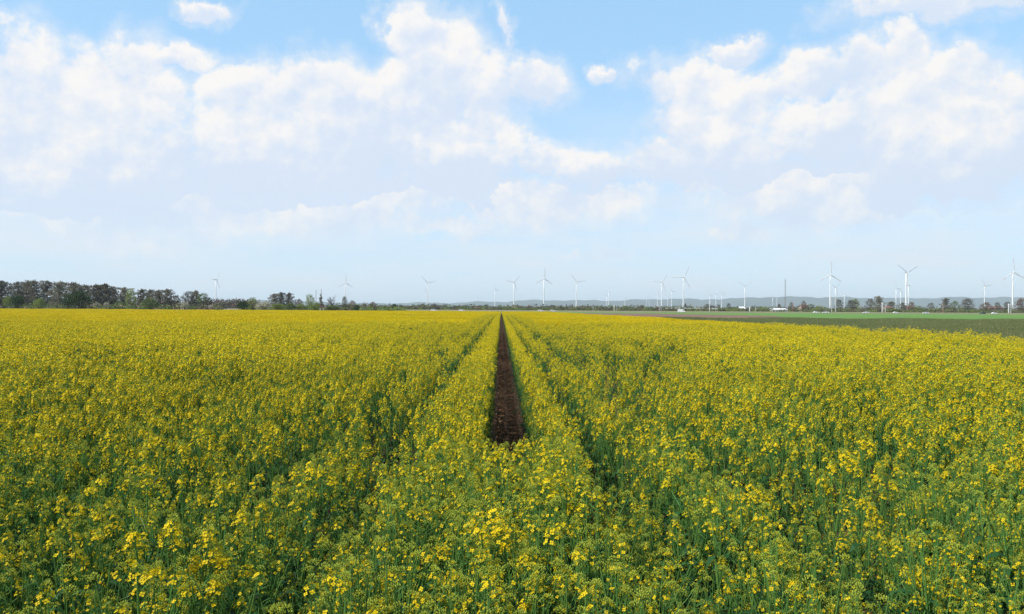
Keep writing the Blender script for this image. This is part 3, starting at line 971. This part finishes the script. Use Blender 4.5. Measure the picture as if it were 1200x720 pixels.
TUR = [   # px, hub row, rotor phase (clockwise from upright), yaw
    (252.8, 328, 30, 75, 'leftmost wind turbine, seen nearly edge-on above the low brown wood'),
    (404.5, 331.5, 0, 40, 'second wind turbine from the left, one blade upright above the round-topped tree'),
    (500.7, 331.8, -45, 20, 'third wind turbine from the left, alone left of the track, blades in a V'),
    (579.8, 339.4, -20, 55, 'small pale fourth wind turbine from the left, directly behind the track end'),
    (602, 331.2, 40, 30, 'fifth wind turbine from the left, just right of the track end'),
    (637.2, 326.6, 2, 25, 'tall slender wind turbine with one blade straight up, sixth from the left'),
    (675.3, 330.6, -40, 15, 'seventh wind turbine from the left, blades in a V over a pale tower'),
    (710.9, 347, 55, 60, 'faint small wind turbine at the left of the pale slim pair'),
    (713, 341.5, 20, 60, 'faint small wind turbine at the right of the pale slim pair'),
    (732, 350, 70, 50, 'tiny faint wind turbine above the light green tree beyond the seventh turbine'),
    (757.6, 350.5, 15, 50, 'left of two tiny wind turbines left of the big pair by the white hall'),
    (760.6, 350, 80, 50, 'right of two tiny wind turbines left of the big pair by the white hall'),
    (770.4, 344.5, 10, 40, 'small wind turbine just left of the bigger turbine with a level blade'),
    (775.2, 330.8, 35, 10, 'big wind turbine with one level blade, left of the white hall'),
    (782.4, 348, -20, 40, 'tiny wind turbine just right of the bigger turbine with a level blade'),
    (786.8, 341.8, 85, 50, 'small wind turbine in the gap between the two big ones by the white hall'),
    (800.7, 325, 28, 10, 'big wind turbine rising directly behind the white hall'),
    (831.6, 346, 90, 40, 'tiny wind turbine directly above the brown barn'),
    (838.8, 345.6, 60, 40, 'tiny wind turbine, first right of the brown barn'),
    (845.6, 344.6, 90, 40, 'tiny wind turbine, second right of the brown barn'),
    (872.8, 335.3, 60, 5, 'slim wind turbine with two raised blades left of the dark mast'),
    (905.5, 347.8, 40, 50, 'left of two tiny wind turbines just left of the dark mast'),
    (910.3, 350, 0, 50, 'right of two tiny wind turbines just left of the dark mast'),
    (972.8, 322, 2, 8, 'big wind turbine with one blade upright, right of the dark mast'),
    (979, 337, 50, 30, 'small wind turbine close behind the right of the big upright-bladed one'),
    (989.4, 344, 10, 50, 'tiny wind turbine above the wide dark tree'),
    (1050, 337.7, 100, 25, 'small wind turbine, leftmost of the group around the big one with a raised blade'),
    (1055.3, 341, 20, 40, 'tiny wind turbine, second from left in the group of four with raised blades'),
    (1061.7, 319.2, 62, 15, 'big wind turbine with a raised right blade in the group of four'),
    (1064.5, 334.5, 35, 60, 'small wind turbine half hidden right behind the big one with a raised blade'),
    (1153.7, 335.2, -40, 20, 'second wind turbine from the right, small, above the brown tree'),
    (1186.7, 319, -3, 5, 'rightmost wind turbine, big, with red-banded blades, one upright'),
]
for t in TUR: turbine(*t, rs=.95 if t[1] > 325 else 1.0)

# ------------------------------------------------------------------ masts, posts, wires
STEEL = mat('galvanised_steel', (.42, .43, .44), .5, var=.1, scale=.5)
DSTEEL = mat('dark_steel', (.2, .19, .19), .6, var=.1, scale=.5)
RUST = mat('rusty_steel', (.28, .16, .11), .7, var=.2, scale=.5)


def mast(px, ytop, Y, label, w=.32, m=STEEL, arm=True, name='catenary_mast', cat='mast', group='masts of the overhead line', side=1):
    H = top_z(px, ytop, Y)
    o = empty(name, (col_x(px, Y), Y, 0))
    mb = MB(); mb.box(-w / 2, w / 2, -w / 2, w / 2, -.2, H); mb.box(-w, w, -w, w, -.2, .4); mb.build('pole', m, o)
    if arm:
        a = MB(); a.tube([(0, -w / 2 - .05, H - .6), (side * .3, -2.8, H - 1.2)], (.07, .06), 6); a.tube([(0, -w / 2 - .05, H - 2.4), (side * .3, -2.8, H - 1.3)], (.06, .05), 6)
        a.build('bracket', m, o)
    tag(o, label, cat, group)
    return o


YR = 664.0
mast(430, 354, 560, 'left of the two slim white posts over the scrub left of the third turbine', .3, WHITE)
mast(437.5, 354.5, 560, 'right of the two slim white posts over the scrub left of the third turbine', .3, WHITE)
mast(467, 356.5, 620, 'short pale post just right of the lone small dark bush', .3, STEEL)
mast(695, 358.5, YR, 'pale post right of the seventh turbine', .35)
mast(719.6, 357.5, YR, 'left of two pale posts before the light green tree', .35, WHITE)
mast(722.5, 361, YR, 'shorter right one of two pale posts before the light green tree', .3)
mast(772.6, 358.5, YR, 'left of the two posts at the left end of the white hall', .4)
mast(774.6, 360, YR, 'right of the two posts at the left end of the white hall', .3)
mast(831.4, 352, YR, 'pale mast at the right end of the brown barn', .35, WHITE)
mast(838.8, 357, YR, 'pale mast a little right of the brown barn', .35)
mast(878.4, 359, YR, 'left post of the pale portal below the slim raised-blade turbine', .5, WHITE)
mast(885.4, 359.5, YR, 'right post of the pale portal below the slim raised-blade turbine', .35)
mast(922.8, 355, YR, 'pale mast just right of the tall dark mast', .4)
mast(929, 355, YR, 'reddish rusty mast right of the white house', .4, RUST)
mast(974.6, 350, YR, 'left of two grey masts at the foot of the big upright-bladed turbine', .45)
mast(979.2, 347, YR, 'right of two grey masts at the foot of the big upright-bladed turbine', .45)
mast(1033.8, 354.5, YR, 'grey mast right beside the tallest dark pine', .45, WHITE)
mast(1037.6, 356.5, YR, 'short grey mast right of the one beside the tallest dark pine', .35)
mast(1105, 355, YR, 'reddish grey mast left of the dark pine in the right tree line', .4, RUST)
mast(1182, 356, YR, 'left post of the pale mast pair below the rightmost turbine', .5, WHITE)
mast(1184.6, 355, YR, 'right post of the pale mast pair below the rightmost turbine', .5)

# tall dark lattice mast
Y = 900.0
H = top_z(920.2, 327.5, Y)
o = empty('lattice_mast', (col_x(920.2, Y), Y, 0))
mb = MB()
for sx in (-1, 1):
    for sy in (-1, 1): mb.tube([(sx * .55, sy * .55, -.2), (sx * .35, sy * .35, H)], (.09, .07), 5)
nseg = 18
for i in range(nseg):
    z0, z1 = H * i / nseg, H * (i + 1) / nseg
    for (ax, ay), (bx, by) in (((-1, -1), (1, -1)), ((1, -1), (1, 1)), ((1, 1), (-1, 1)), ((-1, 1), (-1, -1))):
        k0, k1 = .55 - .2 * i / nseg, .55 - .2 * (i + 1) / nseg
        mb.tube([(ax * k0, ay * k0, z0), (bx * k1, by * k1, z1)], (.04, .04), 4)
mb.build('lattice', DSTEEL, o)
mb = MB(); mb.tube([(0, 0, H), (0, 0, H + 2)], (.08, .05), 5); mb.build('antenna', DSTEEL, o)
tag(o, 'tall thin dark mast rising right of the white house', 'mast')

# two thin antennas over the left trees
for px, yt, lab in ((370.2, 339.5, 'left of the two thin antenna masts over the left tree line'), (376.4, 338.5, 'right of the two thin antenna masts, above the narrow dark conifer')):
    Y = 900.0; H = top_z(px, yt, Y)
    o = empty('antenna_mast', (col_x(px, Y), Y, 0))
    mb = MB(); mb.tube([(0, 0, -.2), (0, 0, H * .6), (0, 0, H)], (.4, .34, .2), 8); mb.build('pole', STEEL, o)
    mb = MB()
    for z in (H * .8, H * .9): mb.box(-.8, .8, -.12, .12, z, z + .35)
    mb.build('antenna', STEEL, o)
    tag(o, lab, 'antenna mast', 'thin antenna masts over the left trees')

# overhead wires
for yrow, lab in ((357.6, 'upper thin overhead wire across the right tree line'), (359.6, 'lower thin overhead wire across the right tree line')):
    mb = MB(); pts_ = []
    for i in range(0, 61):
        px = 955 + i * 5; zz = top_z(px, yrow + (hor(px) - hor(1080)), YR - 2.8)
        pts_.append((col_x(px, YR - 2.8), YR - 2.8, zz - .25 * math.sin((i % 10) / 10 * math.pi)))
    mb.tube(pts_, [.06] * len(pts_), 4)
    tag(mb.build('overhead_wire', STEEL), lab, 'wire')

# ------------------------------------------------------------------ buildings
PLAST = mat('white_plaster', (.72, .71, .68), .8, var=.05, scale=.4)
PINK = mat('pinkish_plaster', (.36, .29, .24), .8, var=.08, scale=.4)
TIMB = mat('brown_timber', (.16, .09, .06), .8, var=.2, scale=.6)
TILE = mat('red_roof_tile', (.20, .10, .075), .8, var=.2, scale=.8)
SHEET = mat('pale_roof_sheet', (.74, .74, .73), .45, var=.04, scale=.2)
GLASS = mat('window_glass', (.03, .035, .04), .08)
DOOR = mat('door_paint', (.22, .20, .19), .6)


def house(name, px0, px1, yeave, yridge, Y, wall, roof, label, cat='house', flat=False, nwin=3, depth=9.0, chimney=True):
    x0, x1 = col_x(px0, Y), col_x(px1, Y); w = x1 - x0
    pm = (px0 + px1) / 2
    he = max(2.6, top_z(pm, yeave, Y)); hr = max(he + .5, top_z(pm, yridge, Y))
    o = empty(name, ((x0 + x1) / 2, Y, 0))
    mb = MB(); mb.box(-w / 2, w / 2, 0, depth, -.2, he)
    if not flat:
        for s in (-1, 1):
            tri = [(s * w / 2, 0, he), (s * w / 2, depth, he), (s * w / 2, depth / 2, hr - .15)]
            mb.face(tri if s > 0 else tri[::-1])
    mb.build('wall', wall, o)
    rf = MB(); ov = .5
    if flat:
        rf.box(-w / 2 - ov, w / 2 + ov, -ov - .8, depth + ov, he + .004, hr)
    else:
        for a, b in ((-ov, depth / 2), (depth + ov, depth / 2)):
            za = he - ov * (hr - he) / (depth / 2)
            p = [(-w / 2 - ov, a, za), (w / 2 + ov, a, za), (w / 2 + ov, b, hr), (-w / 2 - ov, b, hr)]
            rf.face(p); rf.face([(q[0], q[1], q[2] + .22) for q in p])
            for i in range(4):
                q, r_ = p[i], p[(i + 1) % 4]
                rf.face([q, r_, (r_[0], r_[1], r_[2] + .22), (q[0], q[1], q[2] + .22)])
    ro = rf.build('roof', roof, o)
    if chimney and not flat:
        ch = MB(); ch.box(w * .18, w * .18 + .8, depth * .55, depth * .55 + .8, he, hr + .9); ch.build('chimney', TILE, ro)
    for k in range(nwin):
        cx = -w / 2 + w * (k + .5 + (.25 if k >= nwin / 2 else -.1)) / (nwin + .4)
        f = MB()
        f.box(cx - .75, cx + .75, -.06, -.004, he * .32, he * .32 + .1); f.box(cx - .75, cx + .75, -.06, -.004, he * .72 - .1, he * .72)
        f.box(cx - .75, cx - .65, -.06, -.004, he * .32 + .1, he * .72 - .1); f.box(cx + .65, cx + .75, -.06, -.004, he * .32 + .1, he * .72 - .1)
        fo = f.build('window', WHITE, o)
        g = MB(); g.box(cx - .65, cx + .65, -.03, -.006, he * .32 + .1, he * .72 - .1); g.build('pane', GLASS, fo)
    d = MB(); d.box(-.55, .55, -.05, -.004, 0, 2.1); do = d.build('door', DOOR, o)
    h = MB(); h.box(.36, .46, -.1, -.052, 1.0, 1.05); h.build('handle', STEEL, do)
    tag(o, label, cat)


house('flat_hall', 785.5, 822, 362.6, 361.0, 690, TIMB, SHEET, 'long low hall with flat white roof at the foot of a big turbine', 'hall', True, 6, 18)
house('barn', 823.5, 840, 363.4, 361.2, 688, TIMB, SHEET, 'brown barn with pale flat roof right of the white hall', 'barn', True, 2, 10)
house('white_house', 905.5, 921.5, 363.4, 361.6, 668, PLAST, SHEET, 'long white house with pale roof left of the tall dark mast', 'house', False, 4, 8)
house('red_roofed_house', 1038.5, 1046, 361, 359, 706, PINK, TILE, 'small house with red roof under the small pine', 'house', False, 2)
house('brick_house', 1064, 1073, 360.8, 358.8, 706, PINK, TILE, 'reddish house behind the low bushes right of the turbine group', 'house', False, 2)
house('pink_house', 1160, 1176, 361.5, 359.3, 704, PINK, TILE, 'wide pinkish house with red roof between the two rightmost turbines', 'house', False, 4)
house('low_shed', 867.5, 873.5, 362.0, 359.8, 720, PLAST, SHEET, 'small white shed at the foot of the slim raised-blade turbine', 'shed', False, 1, 6, False)
house('brown_farmhouse', 940, 948, 360.2, 357.8, 720, PINK, TILE, 'brownish farmhouse right of the reddish mast', 'house', False, 2)
house('pale_cottage', 556.5, 561.5, 363.2, 361.6, 690, PLAST, TILE, 'tiny white cottage left of the fourth turbine', 'house', False, 1, 6)

# hunting stand
Y = 372.0; X = col_x(377.3, Y)
o = empty('hunting_stand', (X, Y, 0))
hb = top_z(377.3, 361.2, Y); ht = top_z(377.3, 356.6, Y)
mb = MB(); mb.box(-.8, .8, -.7, .7, hb, ht); mb.build('cabin', TIMB, o)
mb = MB(); mb.box(-.45, .45, -.715, -.703, hb + (ht - hb) * .5, hb + (ht - hb) * .78); mb.build('window', GLASS, o)
mb = MB(); mb.box(-1.0, 1.0, -.95, .95, ht + .003, ht + .12); mb.build('roof', DSTEEL, o)
for sx in (-1, 1):
    for sy in (-1, 1):
        mb = MB(); mb.tube([(sx * .9, sy * .8, -.2), (sx * .65, sy * .55, hb - .003)], (.09, .08), 6); mb.build('leg', PLAST, o)
tag(o, 'brown box hunting stand on pale legs at the field edge', 'hunting stand')

# ------------------------------------------------------------------ vehicles
CARW = mat('car_white', (.80, .80, .80), .25)
CARD = mat('car_dark', (.04, .04, .045), .25)
TYRE = mat('tyre', (.025, .025, .025), .8)
RIM = mat('rim', (.5, .5, .5), .3, metal=.8)
LAMP = mat('lamp_glass', (.5, .5, .48), .1)
TAIL = mat('tail_lamp', (.35, .02, .02), .2)


def prism(mb, prof, w0, w1s, m=0):
    """side profile (x, z) swept across y; w1s: half width per point"""
    n = len(prof); b = len(mb.v)
    for s in (-1, 1):
        for (x, z), w in zip(prof, w1s): mb.v.append((x, s * w, z))
    mb.f.append(tuple(b + i for i in range(n))); mb.m.append(m)
    mb.f.append(tuple(b + n + i for i in reversed(range(n)))); mb.m.append(m)
    for i in range(n):
        j = (i + 1) % n
        mb.f.append((b + j, b + i, b + n + i, b + n + j)); mb.m.append(m)


def make_car(paint, van=False):
    o = empty('parked_van' if van else 'car')
    L, Hh = (5.4, 2.4) if van else (4.4, 1.48)
    b = MB()
    if van: prof = [(-2.7, .35), (2.65, .35), (2.7, .95), (2.15, 1.2), (1.55, 2.1), (1.2, 2.38), (-2.6, 2.4), (-2.7, 2.2)]; ws = [.95, .95, .93, .93, .86, .84, .84, .86]
    else: prof = [(-2.2, .3), (2.15, .3), (2.2, .62), (2.05, .78), (1.0, .92), (.25, 1.42), (-.2, 1.48), (-1.2, 1.45), (-1.95, .98), (-2.2, .88)]; ws = [.86, .86, .86, .85, .84, .66, .65, .66, .82, .85]
    prism(b, prof, 1, ws); b.build('body', paint, o)
    for s in (-1, 1):
        g = MB()
        if van: q = [(.75, 1.3), (1.95, 1.3), (1.45, 2.0), (.75, 2.0)]
        else: q = [(-1.55, .98), (.75, .98), (.2, 1.34), (-1.1, 1.36)]
        wq = [.905 if van else .84, .905 if van else .835, .88 if van else .71, .88 if van else .71]
        pts_ = [(x, s * (w + .012), z) for (x, z), w in zip(q, wq)]
        g.face(pts_ if s < 0 else pts_[::-1]); g.build('side_window', GLASS, o)
    g = MB()
    if van: g.face([(2.13, -.8, 1.27), (2.13, .8, 1.27), (1.62, .78, 2.03), (1.62, -.78, 2.03)])
    else: g.face([(.98, -.74, .955), (.98, .74, .955), (.3, .6, 1.41), (.3, -.6, 1.41)])
    for i, v in enumerate(g.v): g.v[i] = (v[0] + .02, v[1], v[2] + .02)
    g.build('windscreen', GLASS, o)
    for x in (-1.35, 1.35) if not van else (-1.65, 1.75):
        for s in (-1, 1):
            t = MB(); t.tube([(x, s * .70, .33), (x, s * .89, .33)], (.33, .33), 16); w = t.build('wheel', TYRE, o)
            r_ = MB(); r_.tube([(x, s * .892, .33), (x, s * .91, .33)], (.2, .18), 12); r_.build('rim', RIM, w)
    xf, zf = (2.705, .8) if van else (2.2, .62)
    for s in (-1, 1):
        h = MB(); h.box(xf - .06, xf + .02, s * .68 - .16, s * .68 + .16, zf - .07, zf + .08); h.build('headlight', LAMP, o)
        h = MB(); h.box(-L / 2 - .02, -L / 2 + .05, s * .7 - .1, s * .7 + .1, .7, .9); h.build('tail_light', TAIL, o)
    return o


CARS = [(956.6, 1, 0), (967.4, 1, 0), (1014.2, 1, 0), (1050, 0, 0), (1084.6, 1, 0), (1151.5, 2, 0), (1165.6, 1, 0), (798.6, 1, 1), (634, 0, 0), (648.5, 0, 0), (508.3, 1, 0), (540.8, 0, 0)]
CLAB = ['white car on the distant road, left of the pair by the big upright-bladed turbine', 'white car, right of the pair by the big upright-bladed turbine',
        'white car on the road left of the two tall dark trees', 'pale car on the road below the turbine group', 'white car on the road right of the turbine group',
        'dark car just left of the white car nearest the rightmost turbine', 'white car on the road nearest the rightmost turbine', 'white van standing before the white hall',
        'pale car on the road left of the sixth turbine foot', 'pale car on the road right of the sixth turbine foot', 'white car on the road below the third turbine', 'pale car on the road between third and fourth turbines']
protos = {}
for (px, c, v), lab in zip(CARS, CLAB):
    key = (c, v)
    if key not in protos:
        o = protos[key] = make_car((SHEET, CARW, CARD)[c], bool(v))
    else: o = copy_tree(protos[key])
    yy = 621.2 if rnd.random() < .5 else 625.0
    o.location = (col_x(px, yy), yy, .125); o.rotation_euler = (0, 0, 0 if yy < 623 else math.pi)
    tag(o, lab, 'van' if v else 'car', 'vehicles on the distant road')

# ------------------------------------------------------------------ hills
prof = [(-200, 357), (0, 356), (150, 355), (250, 353.5), (300, 352.5), (340, 352.5), (380, 354.5), (420, 356), (455, 355.8), (480, 354.6), (520, 355.2), (560, 354.2), (590, 353.6), (620, 352), (660, 352), (690, 352.6), (720, 352.6),
        (745, 351.5), (780, 350.4), (800, 350.4), (825, 351.3), (850, 350.6), (890, 348.6), (905, 348), (930, 348), (960, 348.6), (985, 349), (1020, 349.5), (1060, 349.6), (1100, 349.2), (1150, 348.8), (1200, 348.6), (1300, 348), (1450, 349)]
HILL = ground_mat('hill_woods', (.03, .045, .028), (.06, .07, .04), (.022, .033, .022), .0009, .004)
mb = MB()
YH = 11000.0
rows = []
nx = 240
for i in range(nx):
    px = -200 + 1650 * i / (nx - 1)
    py = np.interp(px, [p[0] for p in prof], [p[1] for p in prof])
    z = top_z(px, float(py), YH) + 6 * math.sin(i * .7) + 5 * math.sin(i * 1.9)
    X = col_x(px, YH)
    rr = []
    for (ky, kz) in ((-2600, -.02), (-1800, .25), (-1000, .55), (-400, .88), (0, 1.0), (800, .8), (2600, -.02)):
        wob = 1 + (.14 * math.sin(i * .31 + ky * .003) if 0 < kz < 1 else 0)
        s = (YH + ky) / YH
        rr.append(len(mb.v)); mb.v.append((X * s, YH + ky, max(-5, z * kz * wob)))
    rows.append(rr)
for i in range(nx - 1):
    for k in range(6):
        mb.f.append((rows[i][k], rows[i + 1][k], rows[i + 1][k + 1], rows[i][k + 1])); mb.m.append(0)
tag(mb.build('hills', HILL, None, True), 'long low blue hills along the horizon', 'hills', None, 'structure')

# ------------------------------------------------------------------ haze
HZ = bpy.data.materials.new('haze'); HZ.use_nodes = True
N, L = HZ.node_tree.nodes, HZ.node_tree.links
N.remove(N['Principled BSDF'])
pv = N.new('ShaderNodeVolumePrincipled')
pv.inputs['Color'].default_value = (.80, .90, 1, 1); pv.inputs['Density'].default_value = HAZE_D; pv.inputs['Anisotropy'].default_value = .1
L.new(pv.outputs[0], N['Material Output'].inputs['Volume'])
mb = MB(); mb.box(-31000, 31000, -31000, 31000, -6.5, 285)
tag(mb.build('haze', HZ), 'thin blue air haze over the whole plain', 'haze', None, 'stuff')

# ------------------------------------------------------------------ light
SUN_AZ, SUN_EL = R(247), R(46)          # behind the camera and to the left
sd = Vector((math.sin(SUN_AZ) * math.cos(SUN_EL), math.cos(SUN_AZ) * math.cos(SUN_EL), math.sin(SUN_EL)))
sl = bpy.data.lights.new('sun', 'SUN'); sl.energy = 5.0; sl.angle = R(.53); sl.color = (1, .955, .88)
so = bpy.data.objects.new('sun', sl); COL.objects.link(so)
so.rotation_euler = sd.to_track_quat('Z', 'Y').to_euler()

# ------------------------------------------------------------------ sky with clouds (all in world directions)
w = bpy.data.worlds.new('World'); SC.world = w; w.use_nodes = True
nt = w.node_tree; N, L = nt.nodes, nt.links
for n_ in list(N): N.remove(n_)
out = N.new('ShaderNodeOutputWorld')


def lk(v, s):
    if isinstance(v, (int, float)): s.default_value = v
    elif isinstance(v, tuple): s.default_value = v
    else: L.new(v, s)


def math_(op, a, b=None, c=None, clamp=False):
    n_ = N.new('ShaderNodeMath'); n_.operation = op; n_.use_clamp = clamp
    lk(a, n_.inputs[0])
    if b is not None: lk(b, n_.inputs[1])
    if c is not None: lk(c, n_.inputs[2])
    return n_.outputs[0]


def vm(op, a, b=None, c=None):
    n_ = N.new('ShaderNodeVectorMath'); n_.operation = op
    lk(a, n_.inputs[0])
    if b is not None: lk(b, n_.inputs[1])
    if c is not None: lk(c, n_.inputs[2])
    return n_.outputs['Value'] if op == 'LENGTH' else n_.outputs['Vector']


def smooth(x, a, b, lo=0.0, hi=1.0):
    n_ = N.new('ShaderNodeMapRange'); n_.interpolation_type = 'SMOOTHSTEP'
    lk(x, n_.inputs[0]); n_.inputs[1].default_value = a; n_.inputs[2].default_value = b; n_.inputs[3].default_value = lo; n_.inputs[4].default_value = hi
    return n_.outputs[0]


def noise(vec, scale, detail=5, rough=.55):
    n_ = N.new('ShaderNodeTexNoise'); lk(vec, n_.inputs['Vector']); n_.inputs['Scale'].default_value = scale
    n_.inputs['Detail'].default_value = detail; n_.inputs['Roughness'].default_value = rough
    return n_


def rgbmix(f, a, b):
    n_ = N.new('ShaderNodeMix'); n_.data_type = 'RGBA'; lk(f, n_.inputs[0]); lk(a, n_.inputs[6]); lk(b, n_.inputs[7]); return n_.outputs[2]


tc = N.new('ShaderNodeTexCoord')
sep = N.new('ShaderNodeSeparateXYZ'); L.new(tc.outputs['Generated'], sep.inputs[0])
az = math_('ARCTAN2', sep.outputs[0], sep.outputs[1])
el = math_('ARCSINE', sep.outputs[2])
cmb = N.new('ShaderNodeCombineXYZ'); L.new(az, cmb.inputs[0]); L.new(el, cmb.inputs[1])
uv = cmb.outputs[0]
# billows: domain warp by two noises
n1 = noise(uv, 7.0, 2, .5); n2 = noise(uv, 26.0, 5, .6)
wv = vm('MULTIPLY_ADD', vm('SUBTRACT', n1.outputs['Color'], (.5, .5, .5)), (.10, .07, 0), uv)
wv = vm('MULTIPLY_ADD', vm('SUBTRACT', n2.outputs['Color'], (.5, .5, .5)), (.06, .05, 0), wv)
BLOBS = [  # px, py, radius x, radius y (directions of the clouds, read off the photograph)
    (30, 75, 45, 45), (100, 95, 70, 48), (165, 70, 42, 42), (222, 68, 46, 18), (60, 135, 110, 55), (165, 120, 70, 45), (20, 190, 120, 55), (130, 175, 110, 50), (210, 118, 25, 16),
    (310, 115, 55, 38), (385, 100, 75, 42), (300, 180, 120, 60), (420, 160, 120, 70), (485, 40, 30, 52), (515, 78, 55, 52), (560, 105, 60, 42), (625, 95, 36, 32), (480, 120, 90, 50),
    (570, 145, 40, 26), (600, 165, 34, 24), (540, 190, 90, 45), (640, 185, 45, 22), (700, 200, 48, 26), (765, 195, 60, 30),
    (588, 36, 12, 24), (708, 83, 20, 10), (242, 6, 28, 12), (866, 52, 36, 14),
    (775, 95, 48, 34), (830, 95, 50, 36), (885, 112, 45, 32), (795, 140, 45, 42), (860, 165, 85, 55), (945, 92, 48, 30), (1010, 85, 60, 36), (1065, 65, 36, 32), (1120, 90, 55, 36),
    (1140, 75, 24, 24), (1185, 105, 36, 26), (1060, 140, 130, 55), (980, 160, 90, 45), (1130, 190, 110, 55), (1215, 170, 60, 50), (1100, 4, 110, 22), (1130, 235, 52, 15), (862, 274, 30, 14),
    (410, 235, 150, 35), (180, 245, 160, 40), (640, 240, 130, 30), (980, 225, 160, 40),
    (60, 225, 70, 18), (290, 215, 60, 20), (545, 228, 60, 18), (720, 240, 40, 12), (800, 215, 50, 18), (905, 205, 60, 20), (1040, 215, 60, 18), (330, 270, 60, 12), (700, 292, 40, 9), (530, 265, 60, 12), (960, 250, 50, 12),
    (-90, 120, 110, 70), (1330, 120, 110, 70), (1400, 60, 70, 50), (-200, 180, 120, 50),
]
D = None; S = None; Wt = None
for kb, (bx, by, rx, ry) in enumerate(BLOBS):
    d = ray(bx, by).normalized()
    ua, ve = math.atan2(d.x, d.y), math.asin(d.z)
    ix, iy = F / rx / 1.04, F / ry / 1.04
    q = vm('MULTIPLY_ADD', wv, (ix, iy, 0), (-ua * ix, -ve * iy, 0))
    dd = math_('SUBTRACT', 1.0, vm('LENGTH', q))
    D = dd if D is None else math_('SMOOTH_MAX', D, dd, .10)
    if kb >= 44: continue
    wt = math_('MAXIMUM', dd, 0.0)
    sp_ = N.new('ShaderNodeSeparateXYZ'); L.new(q, sp_.inputs[0])
    S = math_('MULTIPLY', wt, sp_.outputs[1]) if S is None else math_('MULTIPLY_ADD', wt, sp_.outputs[1], S)
    Wt = wt if Wt is None else math_('ADD', Wt, wt)
# clouds elsewhere round the sky
other = noise(tc.outputs['Generated'], 3.2, 6, .55)
away = smooth(sep.outputs[1], .62, .35)
D2 = math_('MULTIPLY', math_('MULTIPLY', math_('SUBTRACT', other.outputs['Fac'], .58), 3.0), away)
D = math_('MAXIMUM', D, math_('SUBTRACT', D2, math_('MULTIPLY', math_('SUBTRACT', 1.0, away), 2.0)))
fine = noise(uv, 42.0, 6, .62)
puff = noise(uv, 13.0, 5, .55)
dens = math_('MULTIPLY_ADD', math_('SUBTRACT', fine.outputs['Fac'], .5), .7, math_('MULTIPLY_ADD', math_('SUBTRACT', puff.outputs['Fac'], .5), 1.25, D))
mask = smooth(dens, -.10, .42)
wisp = smooth(dens, -.42, .20, 0.0, .42)
mask = math_('MAXIMUM', mask, wisp)
rel = math_('DIVIDE', S, math_('ADD', Wt, .02))                     # how high inside its own billow
off = vm('ADD', uv, (-.010, .016, 0))                            # towards the sun: relief of the billows
puff2 = noise(off, 13.0, 5, .55); fine2 = noise(vm('ADD', uv, (-.004, .006, 0)), 42.0, 6, .62)
lit = math_('MULTIPLY_ADD', rel, 1.2, .36)
lit = math_('ADD', lit, math_('MULTIPLY', math_('SUBTRACT', puff.outputs['Fac'], puff2.outputs['Fac']), 3.4))
lit = math_('ADD', lit, math_('MULTIPLY', math_('SUBTRACT', fine.outputs['Fac'], fine2.outputs['Fac']), .7))
lit = math_('ADD', lit, math_('MULTIPLY', math_('SUBTRACT', n1.outputs['Fac'], .5), 1.4))
lit = smooth(lit, -.2, 1.15)
ccol = rgbmix(lit, CLOUD_SH, CLOUD_LT)
# low veil of far stratus near the horizon
veiln = noise(vm('MULTIPLY', uv, (3.0, 16.0, 0)), 1.6, 5, .55)
veil = math_('MULTIPLY', smooth(el, .30, .08), smooth(veiln.outputs['Fac'], .30, .72, .42, .96))
sky = N.new('ShaderNodeTexSky'); sky.sky_type = 'NISHITA'; sky.sun_disc = False
sky.sun_elevation = SUN_EL; sky.sun_rotation = SUN_AZ
sky.altitude = 150; sky.air_density = 1.0; sky.dust_density = .6; sky.ozone_density = 1.0
bg = N.new('ShaderNodeBackground'); L.new(sky.outputs[0], bg.inputs['Color']); bg.inputs['Strength'].default_value = SKY_STR
bc = N.new('ShaderNodeBackground'); L.new(ccol, bc.inputs['Color']); bc.inputs['Strength'].default_value = CLOUD_STR
bv = N.new('ShaderNodeBackground'); bv.inputs['Color'].default_value = VEIL_COL; bv.inputs['Strength'].default_value = CLOUD_STR
bh = N.new('ShaderNodeBackground'); bh.inputs['Color'].default_value = HIGH_COL; bh.inputs['Strength'].default_value = CLOUD_STR
m0 = N.new('ShaderNodeMixShader'); L.new(math_('MULTIPLY_ADD', away, -.45, .55), m0.inputs[0])
L.new(bg.outputs[0], m0.inputs[1]); L.new(bh.outputs[0], m0.inputs[2])
m1 = N.new('ShaderNodeMixShader'); L.new(math_('MULTIPLY', veil, math_('MULTIPLY_ADD', away, -.6, 1.0)), m1.inputs[0]); L.new(m0.outputs[0], m1.inputs[1]); L.new(bv.outputs[0], m1.inputs[2])
fade = math_('MULTIPLY', mask, smooth(el, .03, .15, .35, 1.0))
m2 = N.new('ShaderNodeMixShader'); L.new(fade, m2.inputs[0]); L.new(m1.outputs[0], m2.inputs[1]); L.new(bc.outputs[0], m2.inputs[2])
L.new(m2.outputs[0], out.inputs['Surface'])
w.cycles.sampling_method = 'MANUAL'; w.cycles.sample_map_resolution = 512

# ------------------------------------------------------------------ render settings
SC.view_settings.view_transform = 'Standard'
SC.view_settings.look = 'None'
SC.view_settings.gamma = 1.0
SC.view_settings.exposure = EXPOSURE
SC.view_settings.use_curve_mapping = False
SC.render.engine = 'CYCLES'
SC.cycles.use_denoising = True
SC.cycles.max_bounces = 6
SC.cycles.diffuse_bounces = 3
SC.cycles.glossy_bounces = 2
SC.cycles.transmission_bounces = 3
SC.cycles.transparent_max_bounces = 8
SC.cycles.volume_bounces = 1
